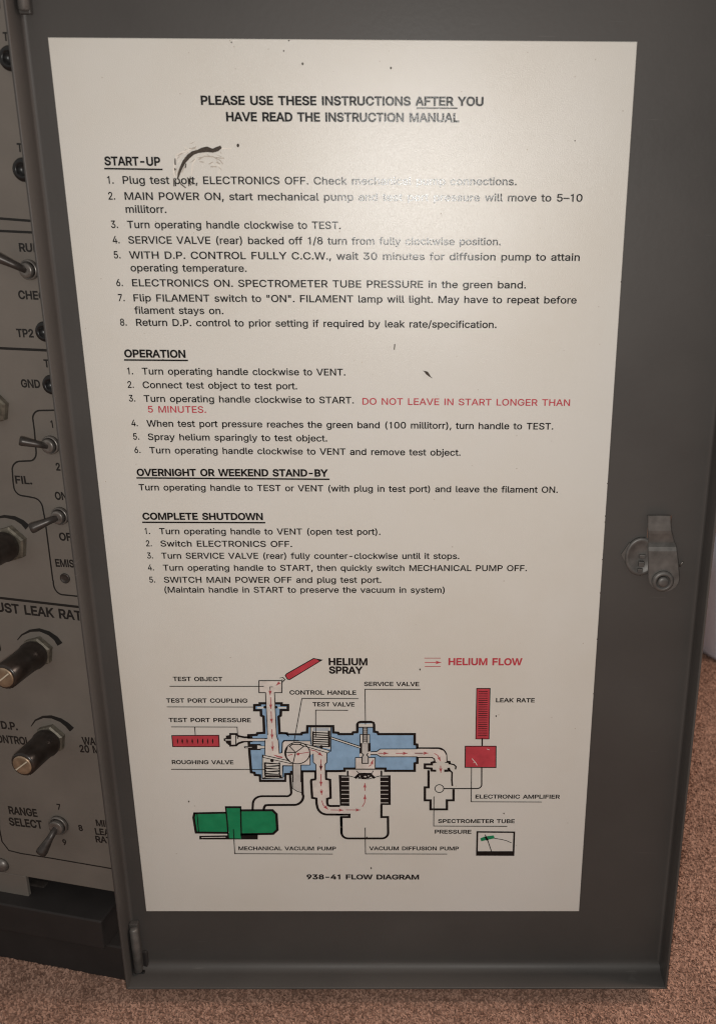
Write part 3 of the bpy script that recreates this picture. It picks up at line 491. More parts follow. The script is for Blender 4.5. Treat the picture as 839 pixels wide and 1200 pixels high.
# ================================================================== the cabinet door (a shallow steel tray, seen from inside)
door = empty('cabinet_door', (XL, 0.0, ZB))
tag(door, 'open grey steel cabinet door with a cream instruction sheet on its inner face', 'cabinet door')
SLOT = (0.3041, 0.3173, 0.2545, 0.2723)          # x0, x1, z0, z1 of the latch slot
def build_door():
    mb = MB()
    R = 0.0022; RB = 0.0065; rings = []           # tight side folds, a softer fold along the bottom
    def ring(d, y, db=None): db = d if db is None else db; rings.append([(XL-d, y, ZB-db), (XR+d, y, ZB-db), (XR+d, y, ZT+d), (XL-d, y, ZT+d)])
    for k in range(15):
        a = math.pi/2*k/14; y = RB-RB*math.cos(a)
        ring(-(R-math.sqrt(max(R*R-(R-y)**2, 0))) if y < R else 0.0, -y, -RB+RB*math.sin(a))
    ring(0, -LIP+0.0006)
    for k in range(1, 5):
        a = math.pi*k/5; ring(TH/2-TH/2*math.cos(a), -LIP+0.0006-0.0006*math.sin(a))
    ring(TH, -LIP+0.0006); ring(TH, -0.0005); ring(TH-0.0012, TH)
    for i in range(len(rings)-1):
        A, B = rings[i], rings[i+1]
        for k in range(4):
            l = (k+1) % 4; mb.add([A[k], A[l], B[l], B[k]], [(0, 1, 2, 3)], 0, smooth=True)
    x0, x1, z0, z1 = SLOT; X = [XL+R, x0, x1, XR-R]; Z = [ZB+RB, z0, z1, ZT-R]
    for y, fl in ((0.0, 0), (TH, 1)):
        e = 0 if not fl else 1
        XX = X if not fl else [XL-(TH-(TH-0.0012))+0.0012-0.0002, x0, x1, XR+0.0002]
        ZZ = Z if not fl else [ZB-0.0002, z0, z1, ZT+0.0002]
        for i in range(3):
            for j in range(3):
                if i == 1 and j == 1: continue
                q = [(XX[i], y, ZZ[j]), (XX[i+1], y, ZZ[j]), (XX[i+1], y, ZZ[j+1]), (XX[i], y, ZZ[j+1])]
                mb.add(q, [(0, 1, 2, 3)])
    hole = [(x0, z0), (x1, z0), (x1, z1), (x0, z1)]
    for k in range(4):
        a, b = hole[k], hole[(k+1) % 4]
        mb.add([(a[0], 0, a[1]), (b[0], 0, b[1]), (b[0], TH, b[1]), (a[0], TH, a[1])], [(0, 1, 2, 3)])
    me_o = mb.build('door_panel', [M['door']], door)
    bm = bmesh.new(); bm.from_mesh(me_o.data); bmesh.ops.remove_doubles(bm, verts=bm.verts, dist=1e-6)
    bmesh.ops.recalc_face_normals(bm, faces=bm.faces)
    # crease the mitred corners so the folded edge stays crisp
    for e in bm.edges:
        if len(e.link_faces) == 2 and e.calc_face_angle(0) > 0.7: e.smooth = False
    bm.to_mesh(me_o.data); bm.free()
    return me_o
door_panel = build_door()

# latch: strap through a slot, round cam behind it, bolt below
def build_latch():
    xs = 0.00035
    P = lambda px, py: on_door(px, py)
    mb = MB()
    # strap profile: (photo y, stand-off from door, half width in photo pixels, centre x)
    prof = [(603.4, 0.0030, 13.4, 771.4), (612, 0.0032, 13.4, 771.6), (621, 0.0034, 13.8, 772.2), (623.5, 0.0032, 14.2, 772.8),
            (630, 0.0019, 15.0, 773.6), (634, 0.0012, 15.5, 774.1), (636, 0.0011, 15.8, 774.4), (638, 0.0016, 16.0, 774.6), (642.5, 0.0040, 16.6, 775.2), (645, 0.0045, 16.8, 775.4), (655, 0.0046, 17.4, 776.2), (668, 0.0046, 18.0, 776.6),
            (676, 0.0046, 18.4, 777)]
    arcs = [(676+16*math.sin(math.radians(a)), 0.0046, 18.6*math.cos(math.radians(a)), 777) for a in (20, 40, 60, 75, 86)]
    rows = []
    for py, off, hw, cx in prof+arcs:
        a = on_door(cx-hw, py, -off); b = on_door(cx+hw, py, -off)
        rows.append((a[0], b[0], a[1], off))
    # row normals in the y-z plane give the strap its thickness
    vs = []; t = 0.0016
    for i, (a, b, z, off) in enumerate(rows):
        z0 = rows[max(i-1, 0)]; z1 = rows[min(i+1, len(rows)-1)]
        dy, dz = -(z1[3]-z0[3]), z1[2]-z0[2]; L = math.hypot(dy, dz) or 1
        ny, nz = dz/L, -dy/L
        if ny > 0: ny, nz = -ny, -nz
        bv = 0.0004
        vs += [(a, -off, z), (b, -off, z), (b, -off+ny*(t-bv), z+nz*(t-bv)), (b-bv, -off+ny*t, z+nz*t), (a+bv, -off+ny*t, z+nz*t), (a, -off+ny*(t-bv), z+nz*(t-bv))]
    n = 6; fs = []
    for i in range(len(rows)-1):
        for k in range(n): fs.append((i*n+k, i*n+(k+1) % n, (i+1)*n+(k+1) % n, (i+1)*n+k))
    fs += [tuple(range(n)), tuple((len(rows)-1)*n+k for k in range(n))[::-1]]
    mb.add(vs, fs)
    strap = mb.build('latch_strap', [M['latch']], door)
    ax = ((1, 0, 0), (0, 0, 1), (0, -1, 0))
    # bolt through the foot of the strap: spacer, collar, recessed pin
    c = on_door(777, 682.5, -0.0085)
    mb = MB(); lathe(mb, (c[0], -0.0005, c[1]), ax, [(0.0052, 0), (0.0052, 0.0040)], 28)
    lathe(mb, (c[0], -0.0062, c[1]), ax, [(0.0062, 0), (0.0062, 0.0012), (0.0055, 0.0019), (0.0046, 0.0022), (0.0040, 0.0020), (0.0037, 0.0004), (0.0032, 0.0003)], 32)
    lathe(mb, (c[0], -0.0064, c[1]), ax, [(0.0031, 0), (0.0031, 0.0020), (0.0026, 0.0026), (0.0012, 0.0028)], 28)
    mb.build('latch_bolt', [M['latch']], strap)
    # round cam washer half hidden behind the strap
    c = on_door(750.5, 652, -0.001)
    mb = MB(); lathe(mb, (c[0], -0.0002, c[1]), ax, [(0.0098, 0), (0.0098, 0.0014), (0.0092, 0.0020), (0.0080, 0.0021), (0.0074, 0.0014), (0.002, 0.0014)], 40, squash=(0.92, 1.18))
    v = [(c[0]-0.0112, -0.0014, c[1]+0.0012), (c[0]-0.0070, -0.0014, c[1]+0.0085), (c[0]-0.0070, -0.0014, c[1]-0.006)]
    mb.add(v+[(p[0], -0.0001, p[2]) for p in v], [(0, 1, 2), (3, 4, 1, 0), (4, 5, 2, 1), (5, 3, 0, 2)])
    cam_o = mb.build('cam_washer', [M['latch']], door)
    mb = MB(); k = on_door(750.5, 660, -0.002)
    box(mb, (k[0], -0.0030, k[1]), ax, (0.0016, 0.0016, 0.0014), 0, 0.0004)
    box(mb, (k[0]-0.0003, -0.0024, k[1]-0.0042), ax, (0.0014, 0.0013, 0.0009), 0, 0.0003)
    box(mb, (k[0]+0.0004, -0.0024, k[1]+0.0043), ax, (0.0018, 0.0011, 0.0009), 0, 0.0003)
    mb.build('key_stub', [M['latch']], cam_o)
    # short wire end poking out on the right of the strap
    a = on_door(796, 664, -0.0012); b = on_door(799.5, 658.5, -0.0022)
    mb = MB(); tube(mb, [(a[0], -0.0008, a[1]), (b[0], -0.0022, b[1])], [0.0006, 0.0005], 10)
    mb.build('spring_end', [M['steel']], cam_o)
build_latch()

# hinges in the left folded edge
def build_hinge(pz, length, knuckle):
    mb = MB()
    x = XL+0.0042
    ax = ((1, 0, 0), (0, 1, 0), (0, 0, 1))
    box(mb, (x-0.0012, -0.0023, pz), ax, (0.0028, 0.0021, length/2), 0, 0.0006)
    o = mb.build('hinge', [M['door']], door)
    mb = MB()
    r = 0.0027
    lathe(mb, (x-0.0006, -0.0058, pz-length/2+0.001), ax, [(r*0.6, 0), (r, 0.0008), (r, length*0.9), (r*0.65, length*0.9+0.0010)], 20)
    mb.build('hinge_pin', [M['latch']], o)
    if not knuckle: return o
    mb = MB(); box(mb, (x-0.0002, -0.0030, pz-length/2-0.0030), ax, (0.0034, 0.0030, 0.0029), 0, 0.0006)
    mb.build('hinge_knuckle', [M['jack']], o)
    return o
_zb = on_door(160, 1083, -0.004)[1]; _za = on_door(165, 1140, -0.006)[1]
build_hinge((_zb+_za)/2, _zb-_za, True)
_zt = on_door(30, 19, -0.004)[1]
build_hinge(_zt+0.030, 0.058, False)

# ================================================================== the instruction sheet and its printing
SH = 0.5122126; ST = 0.0009
def sheet_mesh():
    mb = MB()
    n = 0.0003
    q = [(0, 0), (0.28, 0), (0.28, SH), (0, SH)]
    i = [(n, n), (0.28-n, n), (0.28-n, SH-n), (n, SH-n)]
    fr = [(a, -ST, b) for a, b in i]; ed = [(a, -ST+n, b) for a, b in q]; bk = [(a, 0.0002, b) for a, b in q]
    mb.add(fr+ed+bk, [(0, 1, 2, 3)] + [(4+k, 4+(k+1) % 4, (k+1) % 4, k) for k in range(4)] + [(8+k, 8+(k+1) % 4, 4+(k+1) % 4, 4+k) for k in range(4)])
    return mb.build('instruction_sheet', [M['sheet']], door)
sheet = sheet_mesh()
LAY = 0.00006
def DW(a, b, layer): return (a, -ST-LAY*layer, b)
def pr(): return Print(on_door, DW)
INK = [M['black'], M['red'], M['blue'], M['green'], M['sheet'], M['pale'], M['greyink'], M['bluegrey'], M['pinkarrow']]
BK, RD, BL, GR, SHT, PALE, GREY, BGY, PK = range(9)
BODY = 0.00352            # cap height of the body text on the real sheet, metres
HEAD = 0.0038

t = pr()
t.text('PLEASE USE THESE INSTRUCTIONS AFTER YOU', 237, 122.6, 568, 124, 9.9, 0.030)
t.text('HAVE READ THE INSTRUCTION MANUAL', 266.5, 141.8, 539, 143, 9.9, 0.030)
t.stroke([(488.5, 126.8), (535.5, 127)], 1.3)
tag(t.mb.build('page_title', INK, sheet), 'bold two line title at the top of the sheet')

def heading(body, x0, y0, x1, y1, ul):
    t = pr(); k = t.text(body, x0, y0, x1, y1, 9, 0.030, capm=HEAD)
    t.stroke([(x0-0.5, ul[0]), (x1+1, ul[1])], 1.5)
    tag(t.mb.build('section_heading', INK, sheet), 'underlined heading reading ' + body)
heading('START-UP', 124.4, 193.4, 190, 194, (197.6, 198.6))
heading('OPERATION', 147.5, 418, 219.7, 418.6, (421.4, 422))
heading('OVERNIGHT OR WEEKEND STAND-BY', 162, 556.8, 385, 557.6, (559.4, 561))
heading('COMPLETE SHUTDOWN', 168.7, 608, 309.9, 608.4, (611.3, 611.8))

def block(lines, label, mat=0):
    t = pr(); ks = []
    for body, x0, y0, x1, y1 in lines:
        if body[:2] in ('1.', '2.', '3.', '4.', '5.', '6.', '7.', '8.') and len(body) == 2:
            t.text(body, x0, y0, x0+9.3-0.0035*(y0-200), y0, 8, 0.013, mat, capm=BODY)
        else: ks.append(round(t.text(body, x0, y0, x1, y1, 8, 0.013, mat, capm=BODY), 2))
    print(ks)
    tag(t.mb.build('instruction_text', INK, sheet), label)
block([('1.', 127.5, 215.2, 0, 0), ('Plug test port, ELECTRONICS OFF. Check mechanical pump connections.', 145.4, 215.3, 606.5, 217),
       ('2.', 128.6, 233.8, 0, 0), ('MAIN POWER ON, start mechanical pump and test port pressure will move to 5–10', 147.7, 234, 683.5, 236.2),
       ('millitorr.', 148.8, 249.2, 197.8, 249.4),
       ('3.', 131.7, 267, 0, 0), ('Turn operating handle clockwise to TEST.', 150.7, 267.2, 400.8, 268.2),
       ('4.', 133.6, 285, 0, 0), ('SERVICE VALVE (rear) backed off 1/8 turn from fully clockwise position.', 151.9, 285.2, 587.6, 287.2),
       ('5.', 135, 302.6, 0, 0), ('WITH D.P. CONTROL FULLY C.C.W., wait 30 minutes for diffusion pump to attain', 153, 302.8, 679.6, 305.4),
       ('operating temperature.', 154.5, 317.7, 291, 318.3),
       ('6.', 137.8, 335, 0, 0), ('ELECTRONICS ON. SPECTROMETER TUBE PRESSURE in the green band.', 156.4, 335.2, 617.5, 337.7),
       ('7.', 140, 352.6, 0, 0), ('Flip FILAMENT switch to "ON". FILAMENT lamp will light. May have to repeat before', 158, 352.8, 676.3, 355.4),
       ('filament stays on.', 159, 367.2, 263.4, 367.8),
       ('8.', 142.3, 381.2, 0, 0), ('Return D.P. control to prior setting if required by leak rate/specification.', 161, 381.4, 583, 384)],
      'eight numbered start up steps in black print')
block([('1.', 150.7, 438.2, 0, 0), ('Turn operating handle clockwise to VENT.', 167.9, 438.4, 406.2, 439.6),
       ('2.', 151, 454, 0, 0), ('Connect test object to test port.', 168.6, 454.3, 350, 455.8),
       ('3.', 152.5, 470, 0, 0), ('Turn operating handle clockwise to START.', 170, 470.3, 416, 472.3),
       ('4.', 155.4, 498.9, 0, 0), ('When test port pressure reaches the green band (100 millitorr), turn handle to TEST.', 173.3, 499.3, 648.5, 502.8),
       ('5.', 157.5, 514.6, 0, 0), ('Spray helium sparingly to test object.', 174.7, 515, 385, 516.8),
       ('6.', 159, 530.2, 0, 0), ('Turn operating handle clockwise to VENT and remove test object.', 176.5, 530.6, 540.5, 533.4)],
      'six numbered operation steps in black print')
t = pr(); t.text('DO NOT LEAVE IN START LONGER THAN', 425, 473.6, 669, 475.2, 8, 0.010, RD, capm=BODY)
tag(t.mb.build('warning_text', INK, sheet), 'red warning line at the third operation step')
t = pr(); t.text('5 MINUTES.', 174.7, 482.8, 244, 483.2, 8, 0.010, RD, capm=BODY)
tag(t.mb.build('warning_text', INK, sheet), 'short red warning line reading 5 minutes')
block([('Turn operating handle to TEST or VENT (with plug in test port) and leave the filament ON.', 164, 573.9, 654, 576.8)],
      'single line under the overnight stand by heading')
block([('1.', 171, 625, 0, 0), ('Turn operating handle to VENT (open test port).', 188, 625.2, 447, 625.9),
       ('2.', 172.4, 639.4, 0, 0), ('Switch ELECTRONICS OFF.', 189.4, 639.6, 344, 640.2),
       ('3.', 173.7, 653.6, 0, 0), ('Turn SERVICE VALVE (rear) fully counter-clockwise until it stops.', 190.4, 653.8, 539, 654.2),
       ('4.', 174.7, 667.6, 0, 0), ('Turn operating handle to START, then quickly switch MECHANICAL PUMP OFF.', 192.4, 667.8, 618, 668.4),
       ('5.', 176.4, 681.8, 0, 0), ('SWITCH MAIN POWER OFF and plug test port.', 193.4, 681.9, 448, 682.1),
       ('(Maintain handle in START to preserve the vacuum in system)', 194, 693.5, 523.5, 693.8)],
      'five numbered shutdown steps in black print')

# ------------------------------------------------------------------ the flow diagram
CROP = {'A': (8.39, 255, 780), 'B': (8.39, 255, 845), 'C': (8.39, 325, 835), 'D': (8.39, 395, 835), 'E': (8.39, 325, 895),
        'F': (8.39, 395, 895), 'G': (6.992, 460, 850), 'H': (5.593, 220, 905), 'I': (8.39, 195, 840), 'J': (8.39, 480, 755),
        'K': (10.49, 320, 760), 'L': (10.49, 540, 960)}
def q(key, *pts):
    s, ox, oy = CROP[key]; return [(x/s+ox, y/s+oy) for x, y in pts]
def arrow(t, pts, head=True, mi=PK, layer=7, w=0.8, hl=5.2, hw=3.7):
    t.stroke(pts, w, mi, layer)
    if head:
        a, b = np.array(pts[-2]), np.array(pts[-1]); e = (b-a)/np.linalg.norm(b-a); n = np.array([-e[1], e[0]])
        m = b-e*hl
        t.poly([tuple(b), tuple(m+n*hw/2), tuple(m+e*0.8), tuple(m-n*hw/2)], mi, layer+0.5)

# valve block: blue casting in black outline with its pale bores
t = pr()
sil = (q('A', (420, 362), (632, 362), (632, 380), (695, 380), (695, 428), (626, 428), (624, 482), (604, 492), (612, 655)) +
       q('B', (622, 108), (686, 112), (692, 127)) + q('C', (98, 205), (240, 205), (246, 190), (296, 186), (298, 125), (550, 125), (552, 186), (600, 190), (606, 203), (738, 203), (746, 186), (785, 184)) +
       q('D', (200, 176), (200, 108), (212, 90), (234, 83), (334, 83), (356, 92), (364, 112), (364, 178), (398, 184), (406, 203), (762, 203), (762, 302), (786, 306), (788, 345), (788, 425), (788, 485), (762, 490), (762, 563), (475, 563), (475, 541), (75, 541), (75, 563), (0, 566)) +
       q('C', (480, 566), (375, 568), (240, 568)) + q('B', (818, 486), (818, 486)) + q('B', (728, 490), (726, 508), (668, 512), (666, 578), (424, 578), (420, 524), (372, 520), (366, 498), (334, 494), (318, 300), (308, 130), (388, 126), (396, 110), (462, 106)) +
       q('A', (456, 492), (432, 482), (430, 430), (366, 430), (366, 380), (420, 378)))
clean = [sil[0]]
for p in sil[1:]:
    if math.hypot(p[0]-clean[-1][0], p[1]-clean[-1][1]) > 0.3: clean.append(p)
t.poly(clean, BL, 1)
t.stroke(clean, 2.3, BK, 3, closed=True)
# pale bore of the test pipe down to the roughing valve, and the central chamber
t.poly(q('A', (412, 138), (635, 138), (635, 255), (562, 255), (568, 350), (582, 671)) + q('B', (582, 160), (602, 185), (610, 300), (645, 318), (680, 340), (720, 400), (470, 325), (470, 185), (495, 155)) + q('A', (495, 655), (480, 350), (476, 255), (412, 255)), PALE, 4)
t.stroke(q('A', (476, 256), (412, 256), (412, 138), (635, 138), (635, 256), (563, 256)), 1.0, BK, 6)
t.stroke(q('A', (476, 256), (480, 350), (496, 671)), 0.9, BK, 6)
t.stroke(q('A', (563, 256), (568, 350), (583, 671)) + q('B', (602, 185), (610, 305), (635, 300), (640, 200), (655, 180), (800, 180)), 0.9, BK, 6)
t.stroke(q('B', (492, 158), (470, 165)), 0.8, BK, 6); t.stroke(q('B', (470, 180), (470, 318)), 0.8, BK, 6)
# pale flange slots either side
t.poly(q('A', (395, 398), (470, 392), (470, 412), (395, 412)), SHT, 4.3); t.poly(q('A', (600, 396), (680, 398), (680, 412), (600, 412)), SHT, 4.3)
t.disc(q('A', (470, 398))[0], 1.7, BK, 5); t.disc(q('A', (578, 398))[0], 1.7, BK, 5)
# chamber
t.poly(q('C', (55, 290), (75, 268), (330, 268), (335, 320), (515, 378), (490, 395), (490, 478), (472, 498), (472, 671), (385, 671), (382, 498), (355, 478), (355, 400), (325, 405), (325, 505), (235, 505), (235, 671), (160, 671), (158, 510), (20, 505), (0, 420), (45, 388)), PALE, 4.4)
t.stroke(q('C', (330, 268), (75, 268), (55, 285), (50, 385)), 0.9, BK, 6)
t.stroke(q('C', (300, 400), (325, 400), (325, 505), (235, 505), (235, 671)), 0.9, BK, 6)
t.stroke(q('C', (355, 395), (357, 478), (382, 500), (385, 640)), 0.9, BK, 6); t.stroke(q('C', (490, 385), (490, 478), (472, 498), (475, 640)), 0.9, BK, 6)
t.stroke(q('C', (155, 500), (158, 671)), 0.9, BK, 6); t.stroke(q('C', (55, 590), (58, 512), (152, 512)), 0.9, BK, 6)
# inlet bore from the pressure gauge
t.poly(q('B', (235, 163), (480, 163), (480, 185), (235, 186)), PALE, 4.2)
t.stroke(q('B', (310, 160), (490, 160)), 0.8, BK, 6); t.stroke(q('B', (310, 187), (470, 187)), 0.8, BK, 6)
t.poly(q('B', (320, 215), (430, 215), (430, 275), (320, 275)), BK, 4.6); t.poly(q('B', (395, 228), (470, 235), (470, 255), (395, 262)), SHT, 5)
t.stroke(q('B', (272, 247), (370, 247)), 1.9, BK, 5); t.stroke(q('B', (278, 247), (340, 247)), 0.7, GREY, 5.4)
t.stroke(q('B', (430, 232), (470, 234)), 0.6, BK, 6); t.stroke(q('B', (430, 258), (470, 258)), 0.6, BK, 6)
# roughing valve box, spring and plate
t.poly(q('B', (445, 335), (642, 380), (642, 550), (445, 560)), SHT, 4.6)
t.poly(q('B', (432, 545), (660, 540), (660, 566), (432, 566)), BGY, 4.6)
t.stroke(q('B', (445, 320), (445, 552), (642, 548), (642, 430), (740, 430)), 0.9, BK, 6)
for k in range(6):
    y = 400+k*26; t.stroke(q('B', (472, y+12 if k % 2 else y), (612, y if k % 2 else y+12)), 1.5, BK, 6.5)
    t.stroke(q('B', (478, y+13), (610, y+14)), 0.6, SHT, 6.8)
t.stroke(q('B', (470, 400), (474, 520)), 1.8, BK, 6.2); t.stroke(q('B', (612, 400), (612, 520)), 1.6, BK, 6.2)
t.stroke(q('B', (475, 530), (625, 530)), 2.0, BK, 6.6)
t.poly(q('B', (450, 322), (752, 388), (742, 410), (452, 345)), SHT, 7); t.stroke(q('B', (450, 322), (752, 388), (742, 410), (452, 345)), 0.9, BK, 7.4, True)
t.disc(q('B', (540, 376))[0], 2.0, BK, 7.2)
# control handle disc
cc = q('C', (200, 386))[0]
t.disc(cc, 14.6, PALE, 7.6, 28, 12.6); t.ring(cc, 14.6, 1.1, BK, 8, 12.6)
hub = q('C', (183, 380))[0]
for p in ((262, 322), (125, 322), (80, 378), (160, 480)): t.stroke([hub]+q('C', p), 1.0, BK, 8.2)
t.stroke(q('C', (125, 322), (150, 300), (230, 300), (262, 322)), 1.2, BK, 8.2)
t.stroke(q('C', (100, 330), (84, 380), (92, 430), (125, 470)), 1.4, BK, 8.2)
# test valve
t.poly(q('C', (330, 135), (530, 135), (530, 350), (340, 315)), SHT, 5); t.poly(q('C', (352, 140), (510, 140), (510, 172), (352, 172)), BGY, 5.3)
t.stroke(q('C', (330, 300), (330, 132), (528, 132), (528, 370)), 0.9, BK, 6)
for k in range(7):
    y = 184+k*22; t.stroke(q('C', (350, y), (512, y+8)), 1.35, BK, 6.5)
t.stroke(q('C', (354, 178), (350, 315)), 1.6, BK, 6.4); t.stroke(q('C', (510, 172), (512, 320)), 1.9, BK, 6.4)
t.disc(q('C', (435, 326))[0], 2.0, BK, 6.8)
t.poly(q('C', (240, 288), (522, 364), (500, 385), (228, 305)), SHT, 7.8); t.stroke(q('C', (240, 288), (522, 364), (500, 385), (228, 305)), 0.9, BK, 8.4, True)
# small bore to the service valve
t.stroke(q('C', (530, 238), (812, 330)), 2.6, BK, 5); t.stroke(q('C', (528, 237), (814, 331)), 1.3, SHT, 5.4)
# service valve
t.poly(q('D', (216, 98), (350, 98), (352, 132), (214, 132)), SHT, 4.4); t.stroke(q('D', (214, 134), (352, 134)), 1.2, BK, 5)
t.poly(q('D', (228, 205), (320, 205), (320, 292), (228, 292)), SHT, 4.6); t.stroke(q('D', (228, 290), (228, 205), (320, 205), (320, 290)), 0.9, BK, 5)
t.poly(q('D', (256, 136), (298, 136), (298, 285), (256, 285)), GREY, 5)
t.stroke(q('D', (256, 136), (256, 285)), 1.0, BK, 5.4); t.stroke(q('D', (298, 136), (298, 285)), 1.0, BK, 5.4)
for k in range(7): t.stroke(q('D', (258, 150+k*20), (296, 150+k*20)), 1.1, BK, 5.4)
t.poly(q('D', (222, 290), (330, 290), (330, 370), (222, 425)), BK, 4.6); t.poly(q('D', (330, 370), (330, 420), (222, 425), (222, 395)), PALE, 4.7)
t.poly(q('D', (247, 292), (304, 292), (304, 420), (247, 420)), GREY, 5)
t.poly(q('D', (335, 374), (392, 372), (425, 348), (839, 346)) + q('G', (375, 185), (418, 200), (438, 235), (440, 290), (352, 290), (345, 262), (325, 250), (200, 250)) + q('D', (790, 424), (428, 424), (392, 402), (330, 402)), PALE, 5)
t.stroke(q('D', (335, 374), (392, 372), (425, 348), (785, 346)), 1.0, BK, 5.6); t.stroke(q('D', (330, 402), (392, 402), (428, 424), (785, 424)), 1.0, BK, 5.6)
t.poly(q('D', (182, 432), (375, 432), (375, 540), (182, 540)), PALE, 5.2); t.stroke(q('D', (245, 432), (182, 432), (182, 540)), 0.9, BK, 5.6); t.stroke(q('D', (310, 432), (375, 432), (375, 540)), 0.9, BK, 5.6)
t.poly(q('D', (247, 395), (232, 410), (247, 425), (247, 488), (308, 488), (308, 425), (325, 410), (304, 395)), GREY, 5.8)
t.stroke(q('D', (247, 390), (262, 405), (247, 425), (247, 488), (308, 488), (308, 425), (292, 405), (304, 390)), 1.1, BK, 6)
tag(t.mb.build('valve_block_drawing', INK, sheet), 'printed blue valve block cross section with black outline and springs')

# mechanical pump
t = pr()
t.poly(q('H', (48, 262), (252, 258), (252, 222), (350, 222), (352, 243), (558, 242), (584, 268), (590, 370), (562, 396), (352, 398), (355, 428), (268, 426), (262, 388), (58, 388), (42, 290)), GR, 1)
t.poly(q('H', (80, 410), (462, 404), (462, 434), (80, 434)), BK, 0.6); t.stroke(q('H', (95, 421), (250, 419)), 1.0, GREY, 2)
t.stroke(q('H', (48, 262), (252, 258)), 1.9, BK, 3); t.stroke(q('H', (352, 243), (558, 242), (584, 268), (590, 370), (562, 396), (354, 400)), 2.2, BK, 3)
t.stroke(q('H', (265, 390), (58, 388), (42, 290), (48, 262)), 2.1, BK, 3)
t.stroke(q('H', (252, 222), (350, 222)), 2.0, BK, 3); t.stroke(q('H', (252, 222), (262, 318), (270, 428)), 1.4, BK, 3); t.stroke(q('H', (350, 222), (352, 330), (356, 420)), 1.4, BK, 3)
t.stroke(q('H', (65, 264), (76, 386)), 0.9, BK, 3); t.stroke(q('H', (355, 402), (458, 402)), 2.0, BK, 3)
# roughing pipe to the pump
t.stroke(q('H', (428, 240), (430, 195)) + arc(*q('H', (490, 195))[0], 10.5, 8.0, 180, 270)[1:] + q('H', (640, 150)) + arc(*q('H', (650, 125))[0], 5.5, 4.6, 90, 0) + q('E', (132, 160), (128, 100)), 1.9, BK, 3)
t.stroke(q('H', (500, 240), (504, 222), (512, 210), (530, 208), (700, 207)) + arc(*q('H', (700, 150))[0], 10.6, 10.2, 90, 0)[1:] + q('E', (252, 290), (246, 70)), 2.1, BK, 3)
t.stroke(q('E', (152, 20), (152, 232), (200, 262), (242, 274)), 0.8, BK, 3)
t.poly(q('E', (160, 0), (232, 0), (240, 268), (158, 228)), GREY, 5)
tag(t.mb.build('mechanical_pump_drawing', INK, sheet), 'printed green mechanical pump with its curved pipe')

# diffusion pump
t = pr()
ys = [122, 165, 208, 250, 290, 333, 375]
t.poly(q('F', (18, 102), (120, 108), (122, 406), (30, 404)), BK, 1); t.poly(q('F', (424, 108), (526, 104), (528, 396), (428, 396)), BK, 1)
for y in ys:
    t.stroke(q('F', (46, y), (118, y)), 0.9, GREY, 2); t.stroke(q('F', (428, y), (500, y)), 0.9, GREY, 2)
t.poly(q('F', (115, 58), (430, 58), (428, 110), (118, 110)), PALE, 0.5)
t.stroke(q('F', (106, 62), (106, 102)), 1.6, BK, 3); t.stroke(q('F', (436, 62), (436, 102)), 1.6, BK, 3)
t.stroke(q('F', (115, 108), (180, 126), (240, 138), (310, 140), (370, 124), (428, 108)), 0.8, BK, 3)
t.stroke(q('F', (182, 128), (212, 98), (270, 90), (334, 98), (364, 128)), 2.2, BK, 3); t.disc(q('F', (268, 116))[0], 4.6, BK, 3.4, 20, 2.8); t.disc(q('F', (278, 116))[0], 1.6, GREY, 3.8, 14, 0.9)
t.stroke(q('F', (205, 110), (225, 130)), 1.6, BK, 3); t.stroke(q('F', (330, 112), (300, 130)), 1.6, BK, 3)
t.stroke(q('F', (192, 60), (216, 84), (344, 84), (356, 60)), 0.8, BK, 3)
t.stroke(q('F', (436, 396), (436, 514), (500, 514), (502, 660)) + arc(*q('F', (440, 670))[0], 7.4, 6.4, 0, 90)[1:] + q('F', (110, 724)) + arc(*q('F', (108, 668))[0], 7.4, 6.6, 90, 180)[1:] + q('F', (44, 514), (122, 514), (122, 490), (0, 490)), 2.0, BK, 3)
# test pipe down from the block
t.stroke(q('E', (378, 70), (378, 143), (340, 148), (334, 160), (345, 325), (386, 332), (388, 380)) + arc(*q('E', (490, 395))[0], 11.6, 11.2, 180, 90)[1:] + q('E', (640, 490)), 2.1, BK, 3)
t.stroke(q('E', (480, 70), (480, 140), (520, 148), (526, 325), (492, 335), (492, 375), (500, 398), (520, 405), (610, 405)), 2.1, BK, 3)
t.poly(q('E', (384, 20), (474, 20), (474, 145), (516, 155), (518, 320), (482, 330), (486, 385), (510, 412), (700, 412), (700, 484), (490, 484), (430, 455), (396, 390), (392, 325), (352, 318), (342, 155), (384, 150)), PALE, 0.7)
t.stroke(q('E', (628, 515), (632, 671)), 2.0, BK, 3)
tag(t.mb.build('diffusion_pump_drawing', INK, sheet), 'printed diffusion pump outline with black cooling fins')

# spectrometer tube, amplifier, bars and meter
t = pr()
t.stroke(q('G', (200, 181), (370, 181)) + arc(*q('G', (372, 245))[0], 9.2, 9.2, -90, 0)[1:] + q('G', (438, 290), (464, 292), (466, 306)), 2.1, BK, 3)
t.stroke(q('G', (205, 250), (320, 250), (345, 262), (350, 290), (320, 298), (320, 312), (264, 312), (264, 342), (318, 346), (320, 362), (350, 364)), 2.1, BK, 3)
t.stroke(q('G', (466, 306), (502, 314), (518, 330), (514, 350)), 1.4, BK, 3); t.stroke(q('G', (428, 364), (462, 362), (458, 345)), 2.3, BK, 3)
t.stroke(q('G', (294, 365), (294, 500), (264, 500), (264, 606), (310, 606), (310, 680), (444, 680), (444, 606), (498, 606), (498, 520)), 2.1, BK, 3)
t.stroke(q('G', (462, 355), (486, 378), (484, 440), (488, 485)), 1.6, BK, 3)
